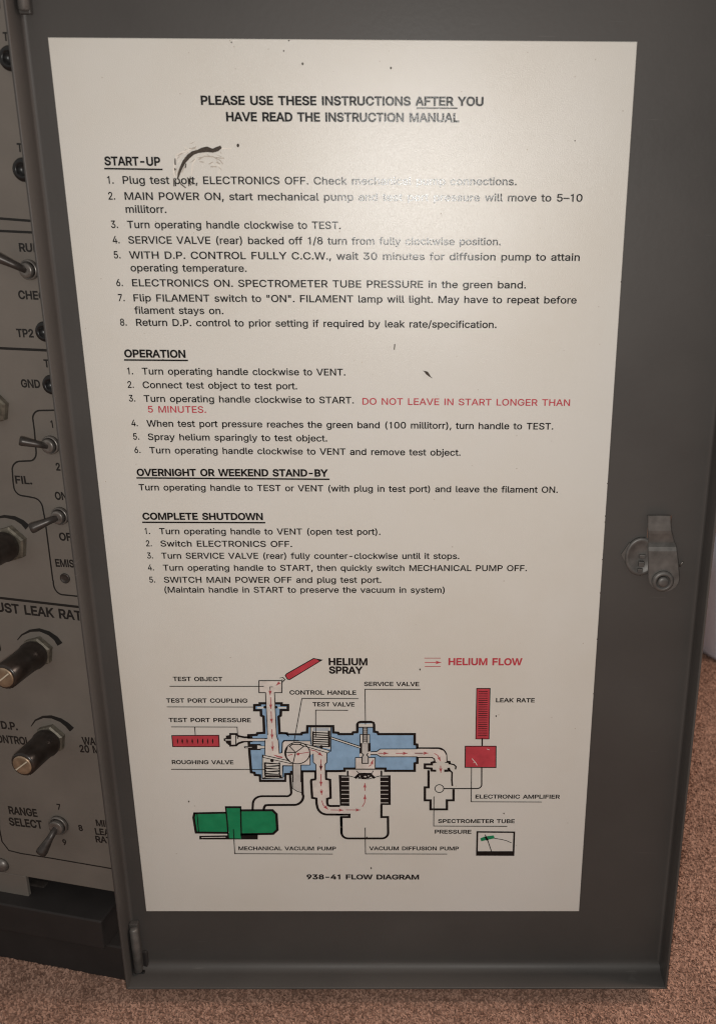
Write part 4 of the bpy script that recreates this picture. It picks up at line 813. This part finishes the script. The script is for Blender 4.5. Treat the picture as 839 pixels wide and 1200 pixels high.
t.ring(q('G', (382, 510))[0], 5.1, 0.9, BK, 3, 4.6); t.stroke(q('G', (418, 510), (640, 510)) + arc(*q('G', (690, 478))[0], 5.4, 4.5, 90, 0) + q('G', (728, 338)), 1.3, BK, 3)
tag(t.mb.build('spectrometer_drawing', INK, sheet), 'printed spectrometer tube outline with round sensor and lead')
t = pr()
t.poly(q('G', (594, 163), (842, 163), (840, 338), (592, 336)), RD, 1); t.stroke(q('G', (594, 163), (845, 163), (844, 338), (592, 336)), 1.0, BK, 3, True)
t.stroke(q('G', (732, 100), (732, 162)), 1.4, BK, 2)
t.stroke(q('G', (650, 265), (680, 300), (690, 318)), 0.8, PALE, 4); t.stroke(q('G', (770, 185), (790, 192)), 0.6, PALE, 4); t.stroke(q('G', (660, 300), (675, 285)), 0.5, PALE, 4)
tag(t.mb.build('amplifier_drawing', INK, sheet), 'printed solid red amplifier box')
t = pr()
t.poly([(558.3, 805.7), (573.9, 805.7), (572.6, 864.8), (557.2, 864.8)], RD, 1); t.stroke([(558.3, 805.7), (573.9, 805.7), (572.6, 864.8), (557.2, 864.8)], 0.9, BK, 3, True)
for k in range(21): y = 809.5+k*2.55; t.stroke([(560.6-k*0.03, y), (570.9-k*0.03, y)], 0.75, BK, 3)
tag(t.mb.build('bar_scale_drawing', INK, sheet), 'tall printed red bar with black rungs, for leak rate')
t = pr()
t.poly(q('I', (60, 175), (520, 172), (526, 284), (70, 284)), RD, 1); t.stroke(q('I', (60, 175), (520, 172), (526, 284), (70, 284)), 0.9, BK, 3, True)
for k, x in enumerate((115, 162, 210, 260, 313, 362, 410, 460)): t.stroke(q('I', (x, 205), (x+1, 230), (x+2, 256)), 1.0, BK, 3, widths=[0.5, 1.9 if k % 2 else 1.5, 0.4])
tag(t.mb.build('bar_scale_drawing', INK, sheet), 'wide printed red bar with black tick marks, for test port pressure')
t = pr()
t.poly(q('I', (568, 205), (590, 200), (590, 178), (622, 172), (628, 156), (645, 156), (645, 276), (612, 268), (608, 258), (592, 252), (590, 236), (570, 228)), BK, 1)
t.poly(q('I', (585, 212), (640, 212), (640, 224), (585, 224)), GREY, 2); t.poly(q('I', (642, 166), (686, 166), (686, 268), (642, 268)), SHT, 2)
t.stroke(q('I', (630, 160), (692, 160), (712, 180), (772, 192), (845, 192)), 1.9, BK, 3); t.stroke(q('I', (630, 274), (690, 272), (712, 252), (770, 232), (845, 230)), 1.9, BK, 3)
t.stroke(q('I', (688, 165), (688, 268)), 1.0, BK, 3)
tag(t.mb.build('gauge_head_drawing', INK, sheet), 'small printed black and white gauge head on a tapered tube')
t = pr()
t.poly(q('L', (205, 150), (650, 150), (640, 380), (200, 380)), SHT, 1)
t.stroke(q('L', (200, 143), (652, 147), (642, 428), (194, 426)), 1.7, BK, 3, True); t.poly(q('L', (192, 380), (646, 380), (642, 432), (190, 432)), BK, 3.3)
t.poly(q('L', (235, 222), (290, 200), (400, 186), (412, 222), (330, 238), (248, 258)), GR, 3); t.stroke(q('L', (410, 222), (500, 236), (560, 252), (615, 276)), 0.8, BK, 3)
t.stroke(q('L', (295, 178), (326, 245), (372, 380)), 0.9, BK, 4); t.stroke(q('L', (300, 205), (322, 240)), 1.8, BK, 4)
tag(t.mb.build('meter_drawing', INK, sheet), 'printed meter face with green band and needle')
t = pr()
t.poly(q('K', (155, 322), (170, 300), (500, 112), (606, 130), (210, 370), (180, 366)), RD, 1); t.stroke(q('K', (155, 322), (170, 300), (500, 112), (606, 130), (210, 370), (180, 366)), 1.0, BK, 3, True)
t.poly(q('K', (535, 118), (612, 130), (580, 150)), BK, 3.4)
t.stroke(q('K', (85, 352), (132, 342)), 0.6, BK, 3); t.stroke(q('K', (128, 350), (150, 370), (122, 402)), 0.9, BK, 3); t.stroke(q('K', (112, 372), (140, 385)), 0.6, BK, 3)
t.text('HELIUM', 386, 778.2, 432.3, 778.4, 7.6, 0.032); t.text('SPRAY', 386.4, 788, 425.5, 788.2, 7.6, 0.032)
tag(t.mb.build('helium_spray_drawing', INK, sheet), 'printed red slanted spray tube beside bold helium spray label')
# arrows of the helium flow
t = pr()
Z = 9.0
t.stroke(q('A', (545, 198), (520, 198), (521, 225)), 0.7, BK, Z)
for pts in (q('A', (521, 230), (522, 278)), q('A', (525, 300), (529, 412)), q('A', (531, 440), (536, 552)), q('B', (538, 70), (541, 160)), q('B', (543, 190), (546, 278)),
            q('A', (612, 155), (582, 182)), q('E', (432, 90), (432, 205)), q('E', (436, 240), (438, 292)), q('E', (440, 350), (455, 395), (500, 434)),
            q('E', (530, 441), (650, 443)), q('E', (680, 441), (815, 441)), q('F', (250, 408), (272, 370), (276, 292)), q('F', (274, 250), (274, 178)),
            q('D', (408, 388), (500, 388)), q('D', (580, 388), (690, 388)), q('G', (182, 217), (290, 217)), q('G', (342, 220), (368, 235), (392, 282)), q('G', (392, 322), (394, 376)),
            q('C', (320, 352), (380, 365), (445, 412)), q('C', (430, 450), (430, 552)), q('D', (315, 515), (338, 500), (354, 452)), q('E', (432, -10), (432, 52))):
    arrow(t, pts, layer=Z)
for pts in (q('B', (560, 322), (640, 342)), q('C', (-5, 420), (52, 432)), q('C', (112, 408), (150, 398)), q('C', (190, 396), (318, 376)), q('D', (768, 388), (839, 388))): t.stroke(pts, 0.8, PK, Z)
t.disc(q('C', (208, 395))[0], 1.6, PK, Z+0.3)
tag(t.mb.build('flow_arrows', INK, sheet), 'thin red printed arrows along the helium path')
t = pr()
t.stroke(q('J', (145, 128), (302, 128)), 0.75, PK, 3); t.stroke(q('J', (150, 210), (302, 210)), 0.75, PK, 3); arrow(t, q('J', (150, 170), (306, 170)), True, RD, 3, 0.8, 6, 4)
t.text('HELIUM FLOW', 525.7, 778.2, 612.3, 778.4, 7.6, 0.028, RD)
tag(t.mb.build('flow_key', INK, sheet), 'red arrow symbol with bold red helium flow caption')

def label(body, x0, y0, x1, lines, cap=5.0, wt=0.022):
    t = pr(); t.text(body, x0, y0, x1, y0+0.2, cap, wt, capm=0.00268)
    for l in lines: t.stroke(l, 0.85, BK, 8.8)
    tag(t.mb.build('diagram_label', INK, sheet), 'small black caption reading ' + body.lower())
label('TEST OBJECT', 203.9, 797, 262, [[(200, 802.9), (309.5, 803)]])
label('TEST PORT COUPLING', 196, 822.2, 291.3, [[(196.7, 827), (297, 827.2)]])
label('TEST PORT PRESSURE', 199, 845, 295.3, [[(201.7, 850.4), (278.6, 850.6), (279.4, 864)], [(229, 850.4), (229.8, 860.5)]])
label('ROUGHING VALVE', 202.6, 894.2, 275.3, [[(201.7, 900), (310, 900.4)]])
label('CONTROL HANDLE', 340, 812.8, 418.3, [[(420, 817.4), (354.2, 817.2), (345, 867.5)]])
label('TEST VALVE', 367, 826.6, 416.3, [[(407.8, 831), (370.3, 830.8), (370.3, 862)]])
label('SERVICE VALVE', 427, 802.8, 491.8, [[(492.3, 806.5), (427.8, 806.4), (428.4, 847.5)]])
label('LEAK RATE', 581, 821.8, 627, [])
label('ELECTRONIC AMPLIFIER', 557, 934.5, 656, [[(552.2, 898), (551.8, 938), (634, 938.3)]])
label('SPECTROMETER TUBE', 513.4, 963.1, 603.3, [[(508.3, 932), (508, 966.4), (593.6, 966.8)]])
label('PRESSURE', 509.6, 975.5, 553, [])
label('VACUUM DIFFUSION PUMP', 433, 995, 537.8, [[(428, 968.5), (428.4, 999), (523.4, 999.2)]])
label('MECHANICAL VACUUM PUMP', 280.4, 995, 394.9, [[(274.2, 970), (275.8, 998.7), (390, 999.2)]])
t = pr(); t.text('938-41 FLOW DIAGRAM', 360.2, 1028.9, 492.4, 1029.2, 7, 0.030, capm=0.00345)
tag(t.mb.build('diagram_title', INK, sheet), 'bold title under the flow diagram')

# damage on the sheet: gouge, torn film, smears and specks
t = pr()
N = (9.322, 190, 160)
def nz(*pts): return [(x/N[0]+N[1], y/N[0]+N[2]) for x, y in pts]
t.stroke(nz((178, 460), (192, 410), (215, 345), (250, 275), (300, 215), (345, 180), (400, 163), (450, 148), (500, 140), (560, 155), (610, 138), (652, 112)), 1, 0, 4, widths=[1.4, 2.4, 3.2, 4.0, 4.6, 4.2, 3.6, 5.4, 6.0, 4.2, 5.0, 3.0])
t.stroke(nz((150, 240), (152, 310)), 1, 0, 4, widths=[1.2, 1.6]); t.disc(nz((146, 358))[0], 1.4, 0, 4); t.disc(nz((835, 98))[0], 1.5, 0, 4, 12, 2.2)
t.stroke(nz((268, 300), (262, 340)), 1.3, 0, 4)
for pts in (((135, 460), (138, 540)), ((190, 470), (215, 520), (265, 560)), ((285, 450), (322, 530)), ((318, 440), (300, 540)), ((300, 470), (345, 520))): t.stroke(nz(*pts), 1.1, 0, 4)
for pts in (((165, 250), (160, 200), (230, 170), (320, 140)), ((140, 300), (135, 400), (150, 440)), ((380, 240), (340, 300), (330, 410)), ((250, 190), (300, 160)), ((660, 130), (760, 130))):
    t.stroke(nz(*pts), 1.1, 1, 4.4)
for pts in (((410, 250), (470, 215), (560, 220), (640, 260), (670, 300)), ((420, 275), (460, 280)), ((520, 300), (560, 280)), ((600, 280), (640, 300)), ((600, 230), (680, 240)), ((225, 390), (250, 340)), ((185, 210), (230, 180)), ((310, 130), (350, 135)), ((540, 330), (600, 330))):
    t.stroke(nz(*pts), 1.0, 2, 4.2)
for k in range(70):                                     # ruffled film around the gouge
    a = math.radians(-200+random.random()*190); r = 1+random.gauss(0, 0.16)
    cx, cy = 420+270*r*math.cos(a), 430+270*r*math.sin(a)
    if cy > 455 or cx > 690: continue
    b = a+math.pi/2+random.gauss(0, 0.35); l = 12+random.random()*38
    w0 = 0.3+random.random()*0.8
    t.stroke(nz((cx-l*math.cos(b), cy-l*math.sin(b)), (cx+random.gauss(0, 6), cy+random.gauss(0, 6)), (cx+l*math.cos(b), cy+l*math.sin(b))), 1, random.choice((1, 1, 2, 2, 2)), 3.6+0.004*k, widths=[0.15, w0, 0.15])
SC = [M['scuff'], M['scuffpale'], M['scuffgrey']]
tag(t.mb.build('gouge_mark', SC, sheet), 'curved dark gouge with torn film above the first start up step')
t = pr()
t.stroke([(497.5, 434.5), (500, 436.5), (504, 441)], 1, 0, 4, widths=[1.0, 3.6, 1.4]); t.stroke([(496, 434), (506, 442.5)], 0.7, 0, 4.2)
tag(t.mb.build('flake_mark', SC, sheet), 'small dark chip right of the operation heading')
t = pr()
t.stroke([(462.6, 403), (462, 409)], 1.1, 0, 4)
tag(t.mb.build('tick_mark', SC, sheet), 'short thin dark scratch under the last start up step')
t = pr()
for x, y, r in ((272, 50, 1.0), (339, 48, 1.3), (333, 60, 1.0), (355, 75, 1.5), (275, 55, 0.8), (315, 58, .8), (458, 80, 1.4), (445, 72, .9), (270, 48, .8), (222, 62, .7), (212, 110, .9), (673, 165, 1.0), (697, 70, .7),
                (121, 91, .9), (492, 783.5, 1.1), (435, 1016, 1.0), (590, 952, 1.0), (222, 938, 1.2), (330, 905, .8), (581, 838, 1.0), (584, 836.5, .8), (530, 640, .8), (590, 680, .8), (192, 421, 1.1), (535, 417, .7), (424, 424, 0.7), (605, 510, .7), (673, 90, .8), (729, 130, .9), (702, 403, .8), (660, 410, .7), (430, 980, 1.2), (400, 968, 1.1)):
    t.disc((x, y), r*0.75, 0 if r > 0.9 else 1, 4, 9, r*(0.6+random.random()*0.7))
for y in (566, 604, 611, 655, 694, 748, 812, 330):      # nicks along the right edge
    t.disc((746-(y-49)*0.0668-0.5, y), 0.5, 0, 4, 7, 0.5+random.random()*0.6)
for k in range(70):
    x = 80+random.random()*640; y = 60+random.random()*960
    if 172-(1067-y)*0.11 < x < 680+(1067-y)*0.066-6: t.disc((x, y), 0.35+random.random()*0.35, 1, 4, 7)
tag(t.mb.build('dirt_specks', [M['scuff'], M['scuffgrey']], sheet), 'scattered small brown specks on the sheet', kind='stuff')

# ================================================================== the cabinet behind: control panel seen at the left
cab = empty('instrument_cabinet', tuple(HINGE + np.array([0, 0, GROUND])))
tag(cab, 'grey electronics cabinet front with knobs, toggle switches and black legends left of the open door', 'instrument cabinet')
def PW(s, z, out=0.0): return HINGE + PU*s + PNOR*out + np.array([0, 0, z])
def pp(): return Print(on_panel, lambda a, b, layer: tuple(PW(a, b, 0.00012*(1+layer))))
AXP = (PU, np.array([0, 0, 1.0]), PNOR)
def slab(mb, s0, s1, z0, z1, o0, o1, mi=0, bev=0.0008):
    c = PW((s0+s1)/2, (z0+z1)/2, (o0+o1)/2)
    box(mb, c, (PU, PNOR, (0, 0, 1)), ((s1-s0)/2, (o1-o0)/2, (z1-z0)/2), mi, bev)
zbot = on_panel(133, 1045)[1]; zlow = on_panel(10, 1049)[1]
mb = MB()
slab(mb, -0.42, 0.0165, zbot, 0.60, -0.0030, 0.0, 0, 0.0005)
s_cut = on_panel(31, 1035)[0]
slab(mb, -0.42, s_cut, zlow, zbot-0.0004, -0.0036, -0.0006, 0, 0.0005)
mb.build('front_panel', [M['panel']], cab)
mb = MB()      # body behind the panel
slab(mb, -0.42, 0.0160, zbot+0.004, 0.605, -0.36, -0.0034, 0, 0.002)
mb.build('cabinet_body', [M['base']], cab)
# dark base below: recessed front, charcoal drawer face, kick board on the carpet
mb = MB()
ztop = on_panel(75, 1072.5, 0.010)[1]; zmid = on_panel(60, 1101, 0.010)[1]; s_r = on_panel(120, 1090, 0.010)[0]
slab(mb, -0.42, s_r, zmid, ztop, -0.30, 0.010, 0, 0.001)
slab(mb, -0.42, 0.012, GROUND, zmid-0.0004, -0.30, 0.0058, 0, 0.001)
slab(mb, -0.42, 0.012, zmid, zbot+0.003, -0.32, -0.030, 0, 0.001)
mb.build('plinth', [M['base']], cab)
mb = MB()      # small tab hanging in the dark gap
a = on_panel(40, 1040, -0.010); slab(mb, a[0]-0.004, a[0]+0.008, a[1]-0.010, a[1]+0.002, -0.016, -0.010, 0, 0.001)
mb.build('catch_tab', [M['lever']], cab)

# legends printed on the panel
def line(pts, w):
    t = pp(); t.stroke(pts, w, 0, 0); t.mb.build('panel_line', [M['legend']], cab)
line([(-60, 252), (0, 256), (52, 260)], 1.8); line([(-60, 269), (0, 270.6), (55, 273.1)], 1.8)
line([(-60, 405), (0, 408), (70, 411.2)], 1.9); line([(-60, 692), (0, 700.5), (108, 713)], 1.9)
line([(85, 480.4), (47, 481)] + arc(47, 490, 8, 9, 270, 180, 6)[1:] + [(41, 505), (43, 530)] + arc(36, 531, 7, 9, 0, 90, 6)[1:] + [(24, 540.5)] + arc(24, 550, 9, 9.5, 270, 180, 6)[1:] +
     [(16, 565)] + arc(28, 568, 11.5, 13, 180, 95, 6) + [(34, 582)] + arc(38, 598, 13, 15, 285, 355, 6) + [(53.5, 610), (62.5, 680)] + arc(75, 682, 12, 15, 185, 100, 6) + [(105, 700)], 1.5)
line([(-1, 940), (0, 971), (3, 986), (11, 996.5), (25, 1000), (57, 1005), (150, 1021)], 1.3)
def lg(body, x0, y0, x1, y1, cap):
    t = pp(); t.text(body, x0, y0, x1, y1, cap, 0.028, 0, 0); t.mb.build('panel_legend', [M['legend']], cab)
lg('T', 5, 47.5, 11.5, 47.6, 9.5); lg('T', 21.5, 177.6, 28, 177.8, 9.5)
lg('RUN', 24, 294.4, 49.5, 295.2, 9.2); lg('CHECK', 23, 350, 63, 351.5, 9.3); lg('TP2', 21, 394.6, 41.5, 395.2, 9)
lg('T', 53, 430, 59.5, 430.2, 8.5); lg('GND', 26.2, 453.6, 49, 454.4, 8.8)
lg('1', 61, 501, 64, 501.1, 8); lg('2', 67, 551, 73, 551.3, 8.3); lg('FIL.', 19.5, 566.2, 40, 567.4, 8.5)
lg('ON', 66, 585.2, 80.5, 585.6, 8.5); lg('OFF', 71, 633, 92, 633.8, 8.5); lg('EMISS', 66.5, 663.6, 95, 665.0, 8.2)
lg('ADJUST LEAK RATE', -30, 713, 106, 728, 10)
lg('U', -3, 762.5, 3.4, 763, 8); lg('D.P.', 3, 853.5, 23, 855.6, 8.2); lg('CONTROL', -9, 869, 37, 873, 8.2)
lg('WAIT', 98, 872, 121, 873.6, 8); lg('20 MIN', 95, 881, 128, 883.4, 7.8)
lg('RANGE', 12, 953.4, 46, 957.2, 8.2); lg('SELECT', 12.5, 966.8, 51.5, 970.8, 8.4)
lg('7', 68.5, 948.3, 73.5, 948.6, 6); lg('8', 93.5, 973.2, 99, 973.6, 6.2); lg('9', 75, 989.8, 80.3, 990.2, 6)
lg('MIN', 114, 967.6, 132, 969.4, 6.8); lg('LEAK', 113, 977.6, 137, 979.8, 6.8); lg('RATE', 113.5, 986.6, 139, 989, 6.8)
lg('N', -5, 9.6, 2.5, 9.8, 9)

def tip_on(px, py, out):
    s, z = on_panel(px, py, out); return PW(s, z, out)
def nut_size(px, py, rpx):
    return float(np.linalg.norm(PW(*on_panel(px+rpx, py)) - PW(*on_panel(px, py))))

# control knobs: hex nut, fluted dark body, copper coloured cap with a pointer line, printed wedge arc
def knob(base, tip, r_px, label, nut_px, arc_pts=None):
    s, z = on_panel(*base); r = r_px
    b = PW(s, z)
    # stand-off that brings the tip to its place
    best = min((abs(np.linalg.norm(project(PW(s, z, o)) - np.array(tip))), o) for o in np.arange(0.004, 0.05, 0.0005))
    Lk = best[1]
    mb = MB()
    prof = [(r*0.93, 0.0046), (r*1.0, 0.0058), (r*1.0, 0.0085), (r*0.93, 0.0092), (r*0.90, Lk*0.55), (r*0.90, Lk-0.0012), (r*0.82, Lk-0.0002), (r*0.70, Lk)]
    n = 48; vs = []; fs = []
    for i, (rr, h) in enumerate(prof):
        for k in range(n):
            a = 2*math.pi*k/n; q_ = rr*(1-(0.035 if (k % 2 and i >= 4) else 0))
            vs.append(PW(s, z, h) + PU*(q_*math.cos(a)) + np.array([0, 0, 1.0])*(q_*math.sin(a)))
    for i in range(len(prof)-1):
        for k in range(n): fs.append((i*n+k, i*n+(k+1) % n, (i+1)*n+(k+1) % n, (i+1)*n+k))
    fs.append(tuple((len(prof)-1)*n+k for k in range(n)))
    mb.add(vs, fs, 0, True)
    o = mb.build('knob', [M['knob']], cab); o['label'] = label
    mb = MB(); lathe(mb, PW(s, z, 0.0002), AXP, [(nut_px, 0), (nut_px, 0.0030), (nut_px*0.90, 0.0040), (nut_px*0.5, 0.0043)], sides=6, rot=0.35)
    lathe(mb, PW(s, z, 0.0040), AXP, [(r*0.80, 0), (r*0.80, 0.0012)], 24)
    mb.build('hex_nut', [M['nut']], o)
    mb = MB(); lathe(mb, PW(s, z, Lk-0.0006), AXP, [(r*0.70, 0), (r*0.70, 0.0009), (r*0.62, 0.0013), (r*0.3, 0.0012)], 32)
    cp = mb.build('knob_cap', [M['knobcap']], o)
    mb = MB(); d = PU*0.77 + np.array([0, 0, 1.0])*0.64; e = PU*-0.64 + np.array([0, 0, 1.0])*0.77
    c0 = PW(s, z, Lk+0.0009)
    mb.add([c0-d*r*0.62-e*0.0004, c0+d*r*0.62-e*0.0004, c0+d*r*0.62+e*0.0004, c0-d*r*0.62+e*0.0004], [(0, 1, 2, 3)])
    mb.build('pointer_line', [M['pointer']], cp)
    if arc_pts:
        t = pp(); n_ = len(arc_pts)
        t.stroke(arc_pts, 1, 0, 0.3, widths=[0.8+6.5*(i/(n_-1))**1.2 for i in range(n_)])
        t.mb.build('dial_arc', [M['legend']], cab)
def project(p):
    d = np.array(p)-CAM; return np.array([PX+F_PX*np.dot(d, RIGHT)/np.dot(d, FWD), PY-F_PX*np.dot(d, UP)/np.dot(d, FWD)])
knob((47, 762), (9, 799), 0.0088, 'upper dark knob with worn pale cap under the leak rate legend', 0.0098, [(21, 750), (26, 744), (36, 739), (47, 738), (58, 742), (66, 748), (71, 755)])
knob((62, 864), (23, 893), 0.0088, 'lower dark knob with bright pointer line beside the d.p. control legend', 0.0098, [(37, 851), (42, 844), (51, 840), (61, 840), (72, 844), (79, 849), (85, 855)])
knob((14, 636), (-26, 672), 0.0088, 'dark brown knob cut by the left edge of the photo', 0.0112, [(-14, 612), (-6, 607), (6, 605), (18, 607), (27, 612), (33, 618)])
mb = MB(); s_, z_ = on_panel(-5, 477); lathe(mb, PW(s_, z_, 0.0002), AXP, [(0.0094, 0), (0.0094, 0.003), (0.0085, 0.004), (0.004, 0.0044)], sides=6, rot=0.3)
lathe(mb, PW(s_, z_, 0.004), AXP, [(0.006, 0), (0.006, 0.004), (0.0052, 0.0046)], 28)
mb.build('hex_nut', [M['nut']], cab)

# toggle switches
def toggle(base, tip, out, label, r=0.0052, w=(0.0020, 0.0027), flat=1.0):
    s, z = on_panel(*base)
    mb = MB()
    lathe(mb, PW(s, z, 0.0001), AXP, [(r, 0), (r, 0.0018), (r*0.92, 0.0024), (r*0.86, 0.0024), (r*0.82, 0.0012)], 32)
    lathe(mb, PW(s, z, 0.0008), AXP, [(r*0.74, 0), (r*0.74, 0.0034), (r*0.66, 0.0040), (r*0.40, 0.0038)], 28)
    o = mb.build('toggle_switch', [M['steel']], cab); o['label'] = label
    p0 = PW(s, z, 0.0035); p1 = tip_on(tip[0], tip[1], out)
    e = (p1-p0)/np.linalg.norm(p1-p0)
    mb = MB(); tube(mb, [p0, p0*0.6+p1*0.4, p0*0.12+p1*0.88, p1-e*0.0004, p1], [w[0]*0.85, w[0], w[1], w[1]*0.95, w[1]*0.72], 18, 0, flat)
    mb.build('toggle_lever', [M['lever']], o)
toggle((36, 316), (-8, 299), 0.012, 'toggle switch between the run and check legends, lever tipped left')
toggle((61, 521), (23, 516.5), 0.011, 'toggle switch between figures 1 and 2, flat lever pointing left', w=(0.0019, 0.0026))
toggle((72, 604), (36, 620), 0.012, 'toggle switch between the on and off legends, lever tipped down left', w=(0.0021, 0.0030))
toggle((70, 966), (48, 1001), 0.013, 'toggle switch at range select, lever tipped down', 0.0066, (0.0022, 0.0036))

# black test jacks partly behind the door edge
def jack(px, py, r, label):
    s, z = on_panel(px, py); mb = MB()
    lathe(mb, PW(s, z, 0.0001), AXP, [(r, 0), (r, 0.0022), (r*0.9, 0.0034), (r*0.62, 0.0040), (r*0.50, 0.0036), (r*0.46, 0.0006), (r*0.1, 0.0006)], 32)
    o = mb.build('test_jack', [M['jack']], cab); o['label'] = label
jack(15.5, 69, 0.0058, 'topmost black test jack')
jack(31, 199, 0.0058, 'second black test jack from the top')
jack(56, 388, 0.0054, 'black test jack beside the tp2 legend')
jack(64, 450, 0.0054, 'black test jack beside the gnd legend')
# emission lamp hole and screw
s_, z_ = on_panel(77, 677.5); mb = MB()
lathe(mb, PW(s_, z_, 0.0001), AXP, [(0.0031, 0), (0.0031, 0.0006), (0.0027, 0.0010), (0.0024, 0.0004), (0.0006, 0.0006)], 24)
mb.build('indicator_lamp', [M['lever']], cab)
s_, z_ = on_panel(3, 1013); mb = MB()
lathe(mb, PW(s_, z_, 0.0001), AXP, [(0.0052, 0), (0.0050, 0.0012), (0.0040, 0.0026), (0.0024, 0.0034), (0.0008, 0.0037)], 28)
mb.build('panel_screw', [M['steel']], cab)

# ================================================================== pale tub standing behind the door at the right
g = on_ground(829, 771, GROUND)
ctr = np.array([g[0]+0.125, g[1]+0.07, GROUND])
tub = empty('plastic_tub', tuple(ctr)); tag(tub, 'pale lilac white plastic tub on the carpet behind the right edge of the door', 'tub')
mb = MB(); R0 = float(np.hypot(*(g[:2]-ctr[:2])))
lathe(mb, ctr, ((1, 0, 0), (0, 1, 0), (0, 0, 1)), [(R0-0.006, 0.0005), (R0-0.001, 0.002), (R0, 0.006), (R0+0.004, 0.10), (R0+0.006, 0.150)], 96)
mb.build('tub_body', [M['tub']], tub)
mb = MB()
lathe(mb, ctr+np.array([0, 0, 0.1505]), ((1, 0, 0), (0, 1, 0), (0, 0, 1)), [(R0+0.004, 0), (R0+0.009, 0.0015), (R0+0.0105, 0.006), (R0+0.0105, 0.05), (R0+0.008, 0.058), (R0-0.01, 0.060)], 96)
mb.build('tub_lid', [M['tubrim']], tub)
